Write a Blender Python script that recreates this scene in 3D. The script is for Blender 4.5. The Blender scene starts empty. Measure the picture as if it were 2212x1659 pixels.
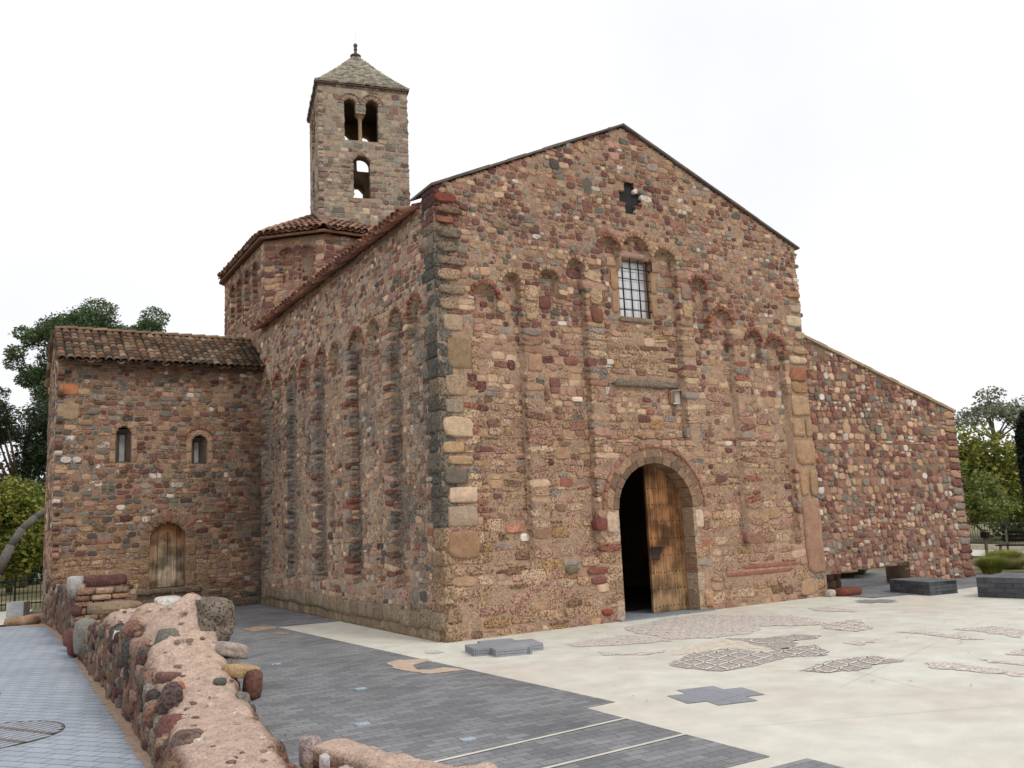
import bpy, math, random
import numpy as np
rng = np.random.default_rng(7); random.seed(7)
D = bpy.data; SC = bpy.context.scene; COL = SC.collection
R = math.radians

# ------------------------------------------------------------------ camera
cam_d = D.cameras.new('camera'); cam = D.objects.new('camera', cam_d); COL.objects.link(cam); SC.camera = cam
cam_d.sensor_width = 36; cam_d.lens = 36*1897.6/2212; cam_d.clip_end = 2000; cam_d.clip_start = .05
yaw, pit, rol = R(31.2121), R(8.8264), R(-2.645)
f_ = np.array([math.sin(yaw)*math.cos(pit), math.cos(yaw)*math.cos(pit), math.sin(pit)])
r_ = np.array([math.cos(yaw), -math.sin(yaw), 0]); u_ = np.cross(r_, f_)
r2 = math.cos(rol)*r_+math.sin(rol)*u_; u2 = -math.sin(rol)*r_+math.cos(rol)*u_
import mathutils
cam.matrix_world = mathutils.Matrix(((r2[0],u2[0],-f_[0],-5.8408),(r2[1],u2[1],-f_[1],-11.782),(r2[2],u2[2],-f_[2],1.7),(0,0,0,1)))

# ------------------------------------------------------------------ sky, sun, exposure
SUN_EL, SUN_AZ = R(48), R(160)          # azimuth clockwise from +y: sun in front of the facade, behind a thin overcast
W = D.worlds.new('World'); SC.world = W; W.use_nodes = True
nt = W.node_tree; nt.nodes.clear()
def N(t, ty, **kw):
    n = t.nodes.new(ty)
    for k, v in kw.items():
        if k in n.inputs: n.inputs[k].default_value = v
        else: setattr(n, k, v)
    return n
out = N(nt, 'ShaderNodeOutputWorld'); bg = N(nt, 'ShaderNodeBackground'); bg2 = N(nt, 'ShaderNodeBackground'); mx = N(nt, 'ShaderNodeMixShader')
sky = N(nt, 'ShaderNodeTexSky', sky_type='NISHITA', sun_disc=False, sun_elevation=SUN_EL, sun_rotation=SUN_AZ, dust_density=4.0)
nt.links.new(sky.outputs[0], bg.inputs['Color']); bg.inputs['Strength'].default_value = .12
tc = N(nt, 'ShaderNodeTexCoord'); nz = N(nt, 'ShaderNodeTexNoise', Scale=2.2, Detail=5.0); cr = N(nt, 'ShaderNodeValToRGB')
cr.color_ramp.elements[0].position = .3; cr.color_ramp.elements[0].color = (.95,.955,1.0,1)
cr.color_ramp.elements[1].position = .62; cr.color_ramp.elements[1].color = (1.08,1.08,1.08,1)
nt.links.new(tc.outputs['Generated'], nz.inputs['Vector']); nt.links.new(nz.outputs[0], cr.inputs[0]); nt.links.new(cr.outputs[0], bg2.inputs['Color'])
bg2.inputs['Strength'].default_value = 1.0
mx.inputs[0].default_value = .93
nt.links.new(bg.outputs[0], mx.inputs[1]); nt.links.new(bg2.outputs[0], mx.inputs[2]); nt.links.new(mx.outputs[0], out.inputs[0])
sl = D.lights.new('sun', 'SUN'); so = D.objects.new('sun', sl); COL.objects.link(so)
sl.energy = 1.1; sl.angle = R(14); sl.color = (1, .95, .88)
so.rotation_euler = (math.pi/2-SUN_EL, 0, math.pi-SUN_AZ)
SC.view_settings.view_transform = 'Standard'; SC.view_settings.look = 'None'; SC.view_settings.exposure = 0.08; SC.view_settings.gamma = 1

# ------------------------------------------------------------------ helpers
def L(r, g, b, k=1.0):
    c = np.array([r, g, b], float)/255
    return np.where(c <= .04045, c/12.92, ((c+.055)/1.055)**2.4)*k
def _h(i, j, k, s):
    x = (i*374761393+j*668265263+k*2147483647+s*1274126177) & 0xffffffff
    x = ((x ^ (x >> 13))*1274126177) & 0xffffffff
    return ((x ^ (x >> 16)) & 0xffffff)/float(0xffffff)
def vn(P, sc=1.0, seed=0):
    P = np.asarray(P, float)*sc; I = np.floor(P).astype(np.int64); F = P-I; F = F*F*(3-2*F); o = 0
    for a in (0, 1):
        for b in (0, 1):
            for c in (0, 1):
                w = (F[...,0] if a else 1-F[...,0])*(F[...,1] if b else 1-F[...,1])*(F[...,2] if c else 1-F[...,2])
                o = o+w*_h(I[...,0]+a, I[...,1]+b, I[...,2]+c, seed)
    return o
def fb(P, sc, seed=0, n=3): return sum(vn(P, sc*2**i, seed+i)*.5**i for i in range(n))/sum(.5**i for i in range(n))
def v2(u, v, w=0): return np.stack([u, v, np.zeros_like(u)+w], -1)

class MB:
    def __init__(s): s.V=[]; s.Q=[]; s.T=[]; s.C=[]; s.n=0; s.NG=[]
    def add(s, V, Q=None, T=None, C=(.5,.5,.5,0), NG=None):
        V = np.asarray(V, float).reshape(-1,3); C = np.asarray(C, float)
        if C.shape[-1] == 3: C = np.concatenate([C, np.zeros(C.shape[:-1]+(1,))], -1)
        if C.ndim == 1: C = np.tile(C, (len(V),1))
        if Q is not None and len(Q): s.Q.append(np.asarray(Q)+s.n)
        if T is not None and len(T): s.T.append(np.asarray(T)+s.n)
        if NG: s.NG += [[i+s.n for i in g] for g in NG]
        s.V.append(V); s.C.append(C); s.n += len(V)
    def build(s, name, mat, parent=None, smooth=True, loc=None, **tags):
        base = np.array(parent['_w']) if parent is not None else np.zeros(3)
        if loc is None: loc = base
        loc = np.array(loc, float)
        V = np.concatenate(s.V)-loc
        Q = np.concatenate(s.Q) if s.Q else np.zeros((0,4),int); T = np.concatenate(s.T) if s.T else np.zeros((0,3),int)
        me = D.meshes.new(name); me.vertices.add(len(V)); me.vertices.foreach_set('co', V.ravel())
        ng = s.NG; nl = len(Q)*4+len(T)*3+sum(map(len, ng))
        me.loops.add(nl); me.polygons.add(len(Q)+len(T)+len(ng))
        li = np.concatenate([Q.ravel(), T.ravel(), np.array([i for g in ng for i in g], int)])
        lens = np.concatenate([np.full(len(Q),4), np.full(len(T),3), np.array([len(g) for g in ng], int)]).astype(int)
        st = np.concatenate([[0], np.cumsum(lens)[:-1]]) if len(lens) else lens
        me.loops.foreach_set('vertex_index', li.astype(np.int32)); me.polygons.foreach_set('loop_start', st.astype(np.int32))
        me.update(calc_edges=True)
        me.polygons.foreach_set('use_smooth', np.full(len(me.polygons), smooth))
        at = me.color_attributes.new('Col', 'FLOAT_COLOR', 'POINT'); at.data.foreach_set('color', np.concatenate(s.C).astype(np.float32).ravel())
        me.materials.append(mat); me.update()
        o = D.objects.new(name, me); COL.objects.link(o); o['_w'] = [float(a) for a in loc]
        if parent is not None: o.parent = parent; o.location = loc-base
        else: o.location = loc
        for k, v in tags.items(): o[k] = v
        return o
def empty(name, loc, **tags):
    o = D.objects.new(name, None); COL.objects.link(o); o.location = loc; o['_w'] = [float(a) for a in loc]; o.empty_display_size = .2
    for k, v in tags.items(): o[k] = v
    return o
BQ = np.array([[0,3,2,1],[4,5,6,7],[0,1,5,4],[1,2,6,5],[2,3,7,6],[3,0,4,7]])
def box(mb, a, b, C, jit=0):
    a = np.array(a, float); b = np.array(b, float)
    V = np.array([[a[0],a[1],a[2]],[b[0],a[1],a[2]],[b[0],b[1],a[2]],[a[0],b[1],a[2]],[a[0],a[1],b[2]],[b[0],a[1],b[2]],[b[0],b[1],b[2]],[a[0],b[1],b[2]]])
    if jit: V = V+rng.normal(0, jit, V.shape)
    mb.add(V, BQ, C=C)
def bar(mb, p, q, r, C, r2=None, K=8):
    p = np.array(p, float); q = np.array(q, float); r2 = r if r2 is None else r2
    d = q-p; d /= np.linalg.norm(d)+1e-9; a = np.cross(d, [0,0,1.]) if abs(d[2]) < .9 else np.cross(d, [1.,0,0]); a /= np.linalg.norm(a); b = np.cross(d, a)
    t = np.arange(K)*2*np.pi/K; c = np.cos(t)[:,None]*a+np.sin(t)[:,None]*b
    V = np.concatenate([p+c*r, q+c*r2]); i = np.arange(K); j = (i+1)%K
    mb.add(V, np.stack([i,j,j+K,i+K],1), C=C, NG=[list(range(K))[::-1], list(range(K,2*K))])
def lathe(mb, c, prof, C, K=20):
    t = np.arange(K)*2*np.pi/K; V = np.concatenate([np.stack([c[0]+r*np.cos(t), c[1]+r*np.sin(t), np.full(K, c[2]+z)],1) for r, z in prof])
    i = np.arange(K); j = (i+1)%K
    Q = np.concatenate([np.stack([i+a*K, j+a*K, j+(a+1)*K, i+(a+1)*K],1) for a in range(len(prof)-1)])
    mb.add(V, Q, C=C, NG=[list(range(K))[::-1], list(range((len(prof)-1)*K, len(prof)*K))])
def prism(mb, poly, z0, z1, C):
    n = len(poly); P = np.array(poly, float)
    V = np.concatenate([np.c_[P, np.full(n, z0)], np.c_[P, np.full(n, z1)]]); i = np.arange(n); j = (i+1)%n
    mb.add(V, np.stack([i,j,j+n,i+n],1), C=C, NG=[list(range(n))[::-1], list(range(n,2*n))])
def _cs(n):
    # cube-sphere template, welded
    g = np.tan(np.linspace(-1,1,n+1)*np.pi/4); key = {}; V=[]; Q=[]
    for ax in range(3):
        for s in (-1,1):
            ids = np.zeros((n+1,n+1), int)
            for i in range(n+1):
                for j in range(n+1):
                    p = [0,0,0]; p[ax] = s; p[(ax+1)%3] = g[i]; p[(ax+2)%3] = g[j]; k = tuple(np.round(p,5))
                    if k not in key: key[k] = len(V); V.append(p)
                    ids[i,j] = key[k]
            for i in range(n):
                for j in range(n):
                    q = [ids[i,j], ids[i+1,j], ids[i+1,j+1], ids[i,j+1]]; Q.append(q if s > 0 else q[::-1])
    return np.array(V, float), np.array(Q)
CS = {n: _cs(n) for n in (4, 6, 12)}
def stone(mb, c, h, C, frame=None, rnd=.35, noise=.08, n=4, pit=0, seed=None, tint=.12):
    """rounded block: c centre, h half sizes, frame 3x3 rows = axes, rnd 0 box .. 1 ellipsoid"""
    V, Q = CS[n]; S = V/np.linalg.norm(V, axis=1)[:,None]; P = S*(1-0)*rnd*1.12+V*(1-rnd)
    seed = int(rng.integers(1e6)) if seed is None else seed
    off = rng.uniform(0, 50, 3)
    P = P*(1+noise*2*(fb(P*1.6+off, 1.0, seed, 3)-.5)[:,None])
    P = P*np.array(h)
    if frame is not None: P = P@np.array(frame)
    col = np.array(C[:3])*(1+tint*2*(fb(S*2.5+off, 1., seed+5, 3)-.5))[:,None]
    mb.add(P+np.array(c), Q, C=np.c_[col, np.full(len(P), pit)])
def rz(a, b=0, c=0):
    m = mathutils.Euler((b, c, a)).to_matrix(); return np.array(m).T

# ------------------------------------------------------------------ materials
def mat(name): 
    m = D.materials.new(name); m.use_nodes = True; t = m.node_tree; t.nodes.clear()
    o = N(t,'ShaderNodeOutputMaterial'); p = N(t,'ShaderNodeBsdfPrincipled'); t.links.new(p.outputs[0], o.inputs[0]); p.inputs['Roughness'].default_value = .9
    p.inputs['Specular IOR Level'].default_value = .25
    return m, t, p, o
def lk(t, a, b): t.links.new(a, b)
def mathn(t, op, a, b=None, clamp=False):
    n = t.nodes.new('ShaderNodeMath'); n.operation = op; n.use_clamp = clamp
    for i, x in enumerate((a, b)):
        if x is None: continue
        if isinstance(x, (int, float)): n.inputs[i].default_value = x
        else: lk(t, x, n.inputs[i])
    return n.outputs[0]
def rgbmul(t, col, fac):
    n = t.nodes.new('ShaderNodeVectorMath'); n.operation = 'SCALE'; lk(t, col, n.inputs[0]); lk(t, fac, n.inputs['Scale']); return n.outputs[0]
def rng_map(t, x, a, b, c, d):
    n = t.nodes.new('ShaderNodeMapRange'); lk(t, x, n.inputs[0])
    for i, v in enumerate((a, b, c, d)): n.inputs[i+1].default_value = v
    return n.outputs[0]
def stone_mat(name, pits=True, bump=.6, fine=60, rough=.92, spec=.2):
    m, t, p, o = mat(name); p.inputs['Roughness'].default_value = rough; p.inputs['Specular IOR Level'].default_value = spec
    a = N(t,'ShaderNodeAttribute', attribute_name='Col'); g = N(t,'ShaderNodeTexCoord')
    n1 = N(t,'ShaderNodeTexNoise', Scale=9., Detail=6., Roughness=.65); n2 = N(t,'ShaderNodeTexNoise', Scale=float(fine), Detail=4., Roughness=.7)
    for n in (n1, n2): lk(t, g.outputs['Object'], n.inputs['Vector'])
    f1 = rng_map(t, n1.outputs[0], .3, .7, .76, 1.2); f2 = rng_map(t, n2.outputs[0], .3, .7, .72, 1.25)
    f = mathn(t, 'MULTIPLY', f1, f2); h = n2.outputs[0]
    if pits:
        v = N(t,'ShaderNodeTexNoise', Scale=38., Detail=3., Roughness=.6, Distortion=.3); lk(t, g.outputs['Object'], v.inputs['Vector'])
        pm = rng_map(t, v.outputs[0], .38, .47, 1., 0.)
        pm = mathn(t, 'MULTIPLY', pm, a.outputs['Alpha'])
        f = mathn(t, 'MULTIPLY', f, mathn(t, 'SUBTRACT', 1., mathn(t, 'MULTIPLY', pm, .5)))  # pits also darkened in the colour: shade of the hollows with mild dirt
        h = mathn(t, 'SUBTRACT', h, mathn(t, 'MULTIPLY', pm, 2.2))
    lk(t, rgbmul(t, a.outputs['Color'], f), p.inputs['Base Color'])
    b = N(t,'ShaderNodeBump', Strength=bump, Distance=.012); lk(t, h, b.inputs['Height']); lk(t, b.outputs[0], p.inputs['Normal'])
    return m
M_ST = stone_mat('masonry', bump=.9)
M_SM = stone_mat('dressed_stone', pits=False, bump=.3, fine=90)
M_TILE = stone_mat('clay_tile', pits=False, bump=.3, fine=45, rough=.85)
M_RUIN = stone_mat('ruin_mortar', pits=True, bump=.8, fine=80)
def flat_mat(name, rough=.6, metal=0.):
    m, t, p, o = mat(name); a = N(t,'ShaderNodeAttribute', attribute_name='Col'); g = N(t,'ShaderNodeTexCoord')
    n1 = N(t,'ShaderNodeTexNoise', Scale=30., Detail=4.); lk(t, g.outputs['Object'], n1.inputs['Vector'])
    lk(t, rgbmul(t, a.outputs['Color'], rng_map(t, n1.outputs[0], .3, .7, .8, 1.2)), p.inputs['Base Color']); p.inputs['Roughness'].default_value = rough; p.inputs['Metallic'].default_value = metal
    return m
MGL, _t, _p, _o = mat('milky_glass'); _p.inputs['Base Color'].default_value = (*L(232,234,240),1); _p.inputs['Roughness'].default_value = .3
M_IRON = flat_mat('painted_iron', .55, .3)
def wood_mat():
    m, t, p, o = mat('old_wood'); a = N(t,'ShaderNodeAttribute', attribute_name='Col'); g = N(t,'ShaderNodeTexCoord')
    mp = N(t,'ShaderNodeMapping', Scale=(38.,38.,1.6)); lk(t, g.outputs['Object'], mp.inputs[0])
    n = N(t,'ShaderNodeTexNoise', Scale=1., Detail=6., Roughness=.7); lk(t, mp.outputs[0], n.inputs['Vector'])
    n2 = N(t,'ShaderNodeTexNoise', Scale=3.2, Detail=4.); lk(t, g.outputs['Object'], n2.inputs['Vector'])
    f = mathn(t, 'MULTIPLY', rng_map(t, n.outputs[0], .3, .7, .5, 1.35), rng_map(t, n2.outputs[0], .36, .6, .38, 1.3))
    lk(t, rgbmul(t, a.outputs['Color'], f), p.inputs['Base Color']); p.inputs['Roughness'].default_value = .8
    b = N(t,'ShaderNodeBump', Strength=.4, Distance=.006); lk(t, n.outputs[0], b.inputs['Height']); lk(t, b.outputs[0], p.inputs['Normal'])
    return m
M_WOOD = wood_mat()
def leaf_mat():
    m, t, p, o = mat('leaf'); a = N(t,'ShaderNodeAttribute', attribute_name='Col'); lk(t, a.outputs['Color'], p.inputs['Base Color']); p.inputs['Roughness'].default_value = .6
    tr = N(t,'ShaderNodeBsdfTranslucent'); lk(t, a.outputs['Color'], tr.inputs[0]); mxs = N(t,'ShaderNodeMixShader'); mxs.inputs[0].default_value = .3
    lk(t, p.outputs[0], mxs.inputs[1]); lk(t, tr.outputs[0], mxs.inputs[2]); lk(t, mxs.outputs[0], o.inputs[0]); return m
M_LEAF = leaf_mat()
M_BARK = stone_mat('bark', pits=False, bump=.8, fine=25)

# --- ground materials
def concrete_mat():
    m, t, p, o = mat('pale_concrete'); g = N(t,'ShaderNodeTexCoord')
    n1 = N(t,'ShaderNodeTexNoise', Scale=.45, Detail=6., Roughness=.6); n2 = N(t,'ShaderNodeTexNoise', Scale=3., Detail=6.); n3 = N(t,'ShaderNodeTexNoise', Scale=60., Detail=3.)
    for n in (n1, n2, n3): lk(t, g.outputs['Object'], n.inputs['Vector'])
    r = N(t,'ShaderNodeValToRGB'); e = r.color_ramp.elements
    e[0].position=.35; e[0].color=(*L(203,196,183),1); e[1].position=.62; e[1].color=(*L(211,211,199),1)
    x = e.new(.5); x.color=(*L(207,205,193),1)
    lk(t, n1.outputs[0], r.inputs[0])
    f = mathn(t, 'MULTIPLY', rng_map(t, n2.outputs[0], .3, .7, .86, 1.06), rng_map(t, n3.outputs[0], .3, .7, .95, 1.05))
    lk(t, rgbmul(t, r.outputs[0], f), p.inputs['Base Color']); p.inputs['Roughness'].default_value = .75
    b = N(t,'ShaderNodeBump', Strength=.12, Distance=.01); lk(t, n3.outputs[0], b.inputs['Height']); lk(t, b.outputs[0], p.inputs['Normal']); return m
M_CON = concrete_mat()
def brick_mat(name, c1, c2, cm, bw, bh, rot=0, mortar=.006, offset=.5, patch=(.85,1.12), rough=.75):
    m, t, p, o = mat(name); g = N(t,'ShaderNodeTexCoord'); mp = N(t,'ShaderNodeMapping'); mp.inputs['Rotation'].default_value = (0,0,rot); lk(t, g.outputs['Object'], mp.inputs[0])
    b = N(t,'ShaderNodeTexBrick', Scale=1.0); b.offset = offset
    for k, v in (('Color1', (*c1,1)), ('Color2', (*c2,1)), ('Mortar', (*cm,1)), ('Mortar Size', mortar), ('Mortar Smooth', .3), ('Bias', 0.), ('Brick Width', bw), ('Row Height', bh)): b.inputs[k].default_value = v
    wn = N(t,'ShaderNodeTexNoise', Scale=2.5, Detail=2.); lk(t, g.outputs['Object'], wn.inputs['Vector'])
    va = t.nodes.new('ShaderNodeVectorMath'); va.operation='MULTIPLY_ADD'; lk(t, wn.outputs['Color'], va.inputs[0]); va.inputs[1].default_value=(.02,.02,0); lk(t, mp.outputs[0], va.inputs[2])
    lk(t, va.outputs[0], b.inputs['Vector'])
    n1 = N(t,'ShaderNodeTexNoise', Scale=.8, Detail=6.); n2 = N(t,'ShaderNodeTexNoise', Scale=40., Detail=4.)
    for n in (n1, n2): lk(t, g.outputs['Object'], n.inputs['Vector'])
    f = mathn(t, 'MULTIPLY', rng_map(t, n1.outputs[0], .35, .65, *patch), rng_map(t, n2.outputs[0], .3, .7, .88, 1.12))
    lk(t, rgbmul(t, b.outputs['Color'], f), p.inputs['Base Color']); p.inputs['Roughness'].default_value = rough
    bp = N(t,'ShaderNodeBump', Strength=.35, Distance=.008); lk(t, mathn(t,'SUBTRACT', mathn(t,'MULTIPLY',n2.outputs[0],.3), b.outputs['Fac']), bp.inputs['Height']); lk(t, bp.outputs[0], p.inputs['Normal']); return m
M_DARK = brick_mat('dark_paving', L(134,135,137), L(110,111,114), L(92,93,96), .2, .1, 0, .005, patch=(.82,1.2))
M_PATH = brick_mat('path_paving', L(160,167,178), L(148,156,167), L(104,109,118), .26, .13, R(52), .007, patch=(.92,1.07))
M_BLK = brick_mat('dark_brick', L(92,94,98), L(68,71,76), L(120,116,108), .3, .3, 0, .006)
def mosaic_mat():
    m, t, p, o = mat('mosaic'); g = N(t,'ShaderNodeTexCoord')
    v = N(t,'ShaderNodeTexVoronoi', Scale=55.); lk(t, g.outputs['Object'], v.inputs['Vector'])
    r = N(t,'ShaderNodeValToRGB'); e = r.color_ramp.elements; e[0].position=.1; e[0].color=(*L(136,130,125),1); e[1].position=.9; e[1].color=(*L(186,178,170),1); x=e.new(.55); x.color=(*L(160,151,146),1)
    sp = t.nodes.new('ShaderNodeSeparateColor'); lk(t, v.outputs['Color'], sp.inputs[0]); lk(t, sp.outputs[0], r.inputs[0])
    a = N(t,'ShaderNodeAttribute', attribute_name='Col'); n = t.nodes.new('ShaderNodeVectorMath'); n.operation='MULTIPLY'; lk(t, r.outputs[0], n.inputs[0]); lk(t, a.outputs['Color'], n.inputs[1])
    lk(t, n.outputs[0], p.inputs['Base Color']); p.inputs['Roughness'].default_value=.8; return m
M_MOS = mosaic_mat()
def earth_mat():
    m, t, p, o = mat('earth'); g = N(t,'ShaderNodeTexCoord'); n = N(t,'ShaderNodeTexNoise', Scale=.6, Detail=8.); lk(t, g.outputs['Object'], n.inputs['Vector'])
    r = N(t,'ShaderNodeValToRGB'); e = r.color_ramp.elements; e[0].position=.35; e[0].color=(*L(78,84,48),1); e[1].position=.65; e[1].color=(*L(140,126,96),1)
    lk(t, n.outputs[0], r.inputs[0]); lk(t, r.outputs[0], p.inputs['Base Color']); return m
M_EARTH = earth_mat()

# ------------------------------------------------------------------ ground, paving
def sheet(name, poly, z, m, C=(1,1,1), jit=0, sub=0, **tags):
    P = np.array(poly, float)
    if jit:
        Q = []
        for a, b in zip(P, np.roll(P, -1, 0)):
            k = max(1, int(np.linalg.norm(b-a)/.09))
            for i in range(k): Q.append(a+(b-a)*i/k+(rng.normal(0, jit, 2) if i else 0))
        P = np.array(Q)
    mb = MB(); mb.add(np.c_[P, np.full(len(P), z)], C=C, NG=[list(range(len(P)))]); 
    o = mb.build(name, m, smooth=False, **tags); 
    if o.data.polygons[0].normal.z < 0: o.data.flip_normals()
    return o
ST = dict(kind='structure')
sheet('ground', [(-400,-400),(400,-400),(400,400),(-400,400)], -.03, M_EARTH, **ST)
sheet('plaza', [(-4.6,-16),(13.7,-16),(13.7,-1.0),(8.2,-1.0),(8.2,9.9),(-4.6,9.9)], 0, M_CON, **ST)
sheet('dark_paving', [(-4.7,10),(.2,10),(.2,4.30),(-1.2,4.38),(-.75,-4.96),(-1.1,-4.98),(-1.08,-7.15),(-4.7,-7.15)], .004, M_DARK, **ST)
sheet('dark_paving', [(-4.7,-7.34),(-.93,-7.34),(-.93,-12),(-4.7,-12)], .004, M_DARK, **ST)
sheet('dark_paving', [(8.2,-1.0),(9.5,-1.25),(13.7,-1.25),(13.7,3.2),(8.2,3.2)], .008, M_DARK, **ST)
sheet('path', [(-14,-14),(-4.62,-14),(-4.62,-4.4),(-4.54,1.4),(-4.5,4.5),(-4.42,8.0),(-4.75,9.3),(-5.2,9.75),(-14,9.9)], .008, M_PATH, **ST)
sheet('pavement', [(-14,10.4),(-5.3,10.3),(-5.0,10.9),(-4.6,14.6),(-14,14.6)], .004, M_CON, **ST)
sheet('pavement', [(18.5,-6),(23.5,-4),(27,12),(20.5,8)], .004, M_CON, **ST)
for y0, y1 in ((-5.72,-5.56),(-6.40,-6.30)):
    sheet('paving_joint', [(-3.4,y0-.06),(-1.1,y1-.018),(-1.1,y1+.018),(-3.4,y0-.02)], .009, M_CON, **ST)
CROSS = lambda cx, cy, a, b, rot=0: [(cx+x*math.cos(rot)-y*math.sin(rot), cy+x*math.sin(rot)+y*math.cos(rot)) for x, y in ((-b,-a),(b,-a),(b,-b),(a,-b),(a,b),(b,b),(b,a),(-b,a),(-b,b),(-a,b),(-a,-b),(-b,-b))]
M_SLAB = brick_mat('grey_slab', L(146,148,154), L(136,139,146), L(100,100,104), .5, .5, R(-8), .004)
sheet('slab_inlay', CROSS(.11,-5.37,.40,.20,R(-14)), .005, M_SLAB, **ST)
sheet('slab_inlay', CROSS(7.75,-1.38,.34,.16,0), .005, M_SLAB, **ST)
# old footings showing in the dark paving
M_PINK = stone_mat('pink_mortar', pits=False, bump=.3, fine=50)
PK = L(192,170,152)
ring = [(-1.41,-1.13),(-1.21,-1.0),(-.89,-1.22),(-1.02,-1.9),(-.92,-2.33),(-1.36,-2.27),(-1.45,-1.98),(-1.34,-1.88),(-1.23,-2.0),(-.98,-1.94),(-.97,-1.38),(-1.24,-1.55),(-1.34,-1.88),(-1.45,-1.98)]
sheet('footing_patch', ring[:7]+[(-1.5,-1.6)], .009, M_PINK, PK, .012, **ST)
sheet('dark_paving', [(-1.24,-1.55),(-.97,-1.38),(-.98,-1.94),(-1.23,-2.0),(-1.34,-1.88)], .013, M_DARK, **ST)
sheet('footing_patch', [(-1.76,4.61),(-1.45,4.79),(-1.21,4.42),(-1.25,4.2),(-1.73,3.98)], .009, M_PINK, L(176,150,128), .03, **ST)
sheet('footing_patch', [(-1.56,3.55),(-1.35,3.5),(-1.31,3.15),(-1.51,3.1)], .009, M_PINK, L(160,140,122), .03, **ST)
# strip of bedding along the ruined wall
sheet('wall_bedding', [(-4.80,-8),(-4.2,-8),(-4.2,9),(-4.62,9.6),(-5.1,9.7),(-4.62,8.7),(-4.58,4.5),(-4.66,0),(-4.70,-3)], .012, M_PINK, L(172,148,128), .012, **ST)
# floor mosaics
MOS = dict(a=[(2.67,-.71),(3.77,-.35),(4.52,-.35),(5.3,-1.65),(4.9,-2.56),(4.63,-2.74),(4.03,-2.21),(3.42,-2.61),(2.68,-2.56),(2.28,-2.2),(2.39,-1.78),(2.37,-1.32)],
 b=[(1.02,-1.51),(2.17,-1.38),(2.33,-2.14),(2.14,-2.39),(1.37,-2.06),(1.03,-1.78)], c=[(.98,-2.35),(1.01,-2.65),(1.31,-2.8),(1.62,-2.91),(1.47,-3.04),(1.15,-3.0),(.82,-2.67)],
 d=[(.9,-3.82),(1.65,-3.34),(2.19,-3.37),(2.31,-3.97),(2.84,-3.87),(3.13,-3.96),(2.79,-4.47),(2.51,-4.6),(2.16,-4.36),(1.64,-4.48),(1.31,-4.51),(1.04,-4.51),(.89,-4.07)],
 e=[(2.81,-2.72),(3.13,-3.11),(3.67,-3.14),(3.8,-3.51),(3.57,-3.63),(3.2,-3.55),(2.93,-3.84),(2.5,-3.9),(2.66,-3.36),(2.78,-3.11)],
 f=[(1.59,-5.05),(2.03,-4.9),(2.39,-4.89),(2.84,-4.97),(2.86,-5.41),(2.35,-5.37),(2.0,-5.48),(1.69,-5.32)],
 g=[(4.8,-2.69),(5.47,-2.78),(4.74,-3.6),(4.4,-3.62),(4.36,-3.11)], h=[(3.48,-4.09),(3.75,-4.12),(3.72,-4.38),(3.42,-4.38)],
 i=[(4.67,-3.96),(4.92,-4.27),(4.89,-4.85),(4.76,-5.18),(4.58,-5.04),(4.7,-4.42)], j=[(5.35,-4.38),(5.89,-4.61),(5.75,-5.1),(5.09,-5.46),(5.18,-5.2),(5.32,-4.77)],
 k=[(2.84,-5.65),(3.04,-5.86),(2.93,-6.67),(2.76,-6.76),(2.69,-6.09),(2.61,-5.89)], l=[(3.42,-5.89),(3.49,-6.35),(3.34,-6.44),(3.27,-6.11)],
 m=[(3.93,-5.9),(4.37,-5.86),(3.95,-6.25),(3.86,-5.96)], n=[(-.58,-.48),(-.45,-.56),(-.41,-.85),(-.59,-.85),(-.69,-.72)], o=[(6.28,-1.11),(6.63,-1.33),(6.42,-2.05),(6.21,-2.15),(6.03,-1.55)])
sheet('render_patch', [(2.81,-2.72),(3.04,-3.2),(2.61,-3.95),(2.19,-3.37),(1.34,-3.31),(1.9,-2.9)], .003, M_PINK, L(208,197,182), .03, **ST)
def inside(P, poly):
    x, y = P[...,0], P[...,1]; c = np.zeros(x.shape, bool); q = np.array(poly)
    for a, b in zip(q, np.roll(q, -1, 0)):
        c ^= ((a[1] > y) != (b[1] > y)) & (x < (b[0]-a[0])*(y-a[1])/((b[1]-a[1]) or 1e-9)+a[0])
    return c
lines = MB(); WL = L(222,218,208)
def strip(pts, w, poly=None, z=.010, gap=.0):
    for a, b in zip(pts[:-1], pts[1:]):
        a = np.array(a); b = np.array(b); n = max(1, int(np.linalg.norm(b-a)/.05))
        for i in range(n):
            p = a+(b-a)*i/n; q = a+(b-a)*(i+1)/n; m_ = (p+q)/2
            if poly is not None and not inside(m_, poly): continue
            if rng.random() < gap: continue
            d = (q-p)/np.linalg.norm(q-p); s = np.array([-d[1], d[0]])*w*rng.uniform(.7,1.2)/2
            lines.add(np.c_[np.array([p-s,q-s,q+s,p+s]), np.full(4,z)], [[0,1,2,3]], C=WL*rng.uniform(.85,1.05))
for k, poly in MOS.items():
    sheet('floor_mosaic', poly, .005, M_MOS, np.array((1,1,1))*(1.08 if k in 'def' else 1.55), .028, **ST)
    P = np.array(poly); lo, hi = P.min(0), P.max(0)
    if k in 'dfg':
        for i in range(-30,30):
            for an in (R(18), R(75)):
                d = np.array([math.cos(an), math.sin(an)]); s = np.array([-d[1], d[0]]); c0 = (lo+hi)/2+s*i*.23
                strip([c0-d*2.5, c0+d*2.5], .03, poly, gap=.06)
    elif k in 'abkcijlm':
        for i in range(-12,13):
            c0 = (lo+hi)/2
            if k=='a':
                for j in range(-12,13):
                    c1 = c0+np.array([i*.42+(j%2)*.21, j*.21]); strip([c1+(.05,.09), c1+(-.05,.09)], .03, poly); strip([c1+(.1,.02), c1+(.1,-.06)], .02, poly)
            else: strip([c0+(-1.5,i*.16), c0+(1.5,i*.16-.3)], .015, poly, gap=.3)
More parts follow.
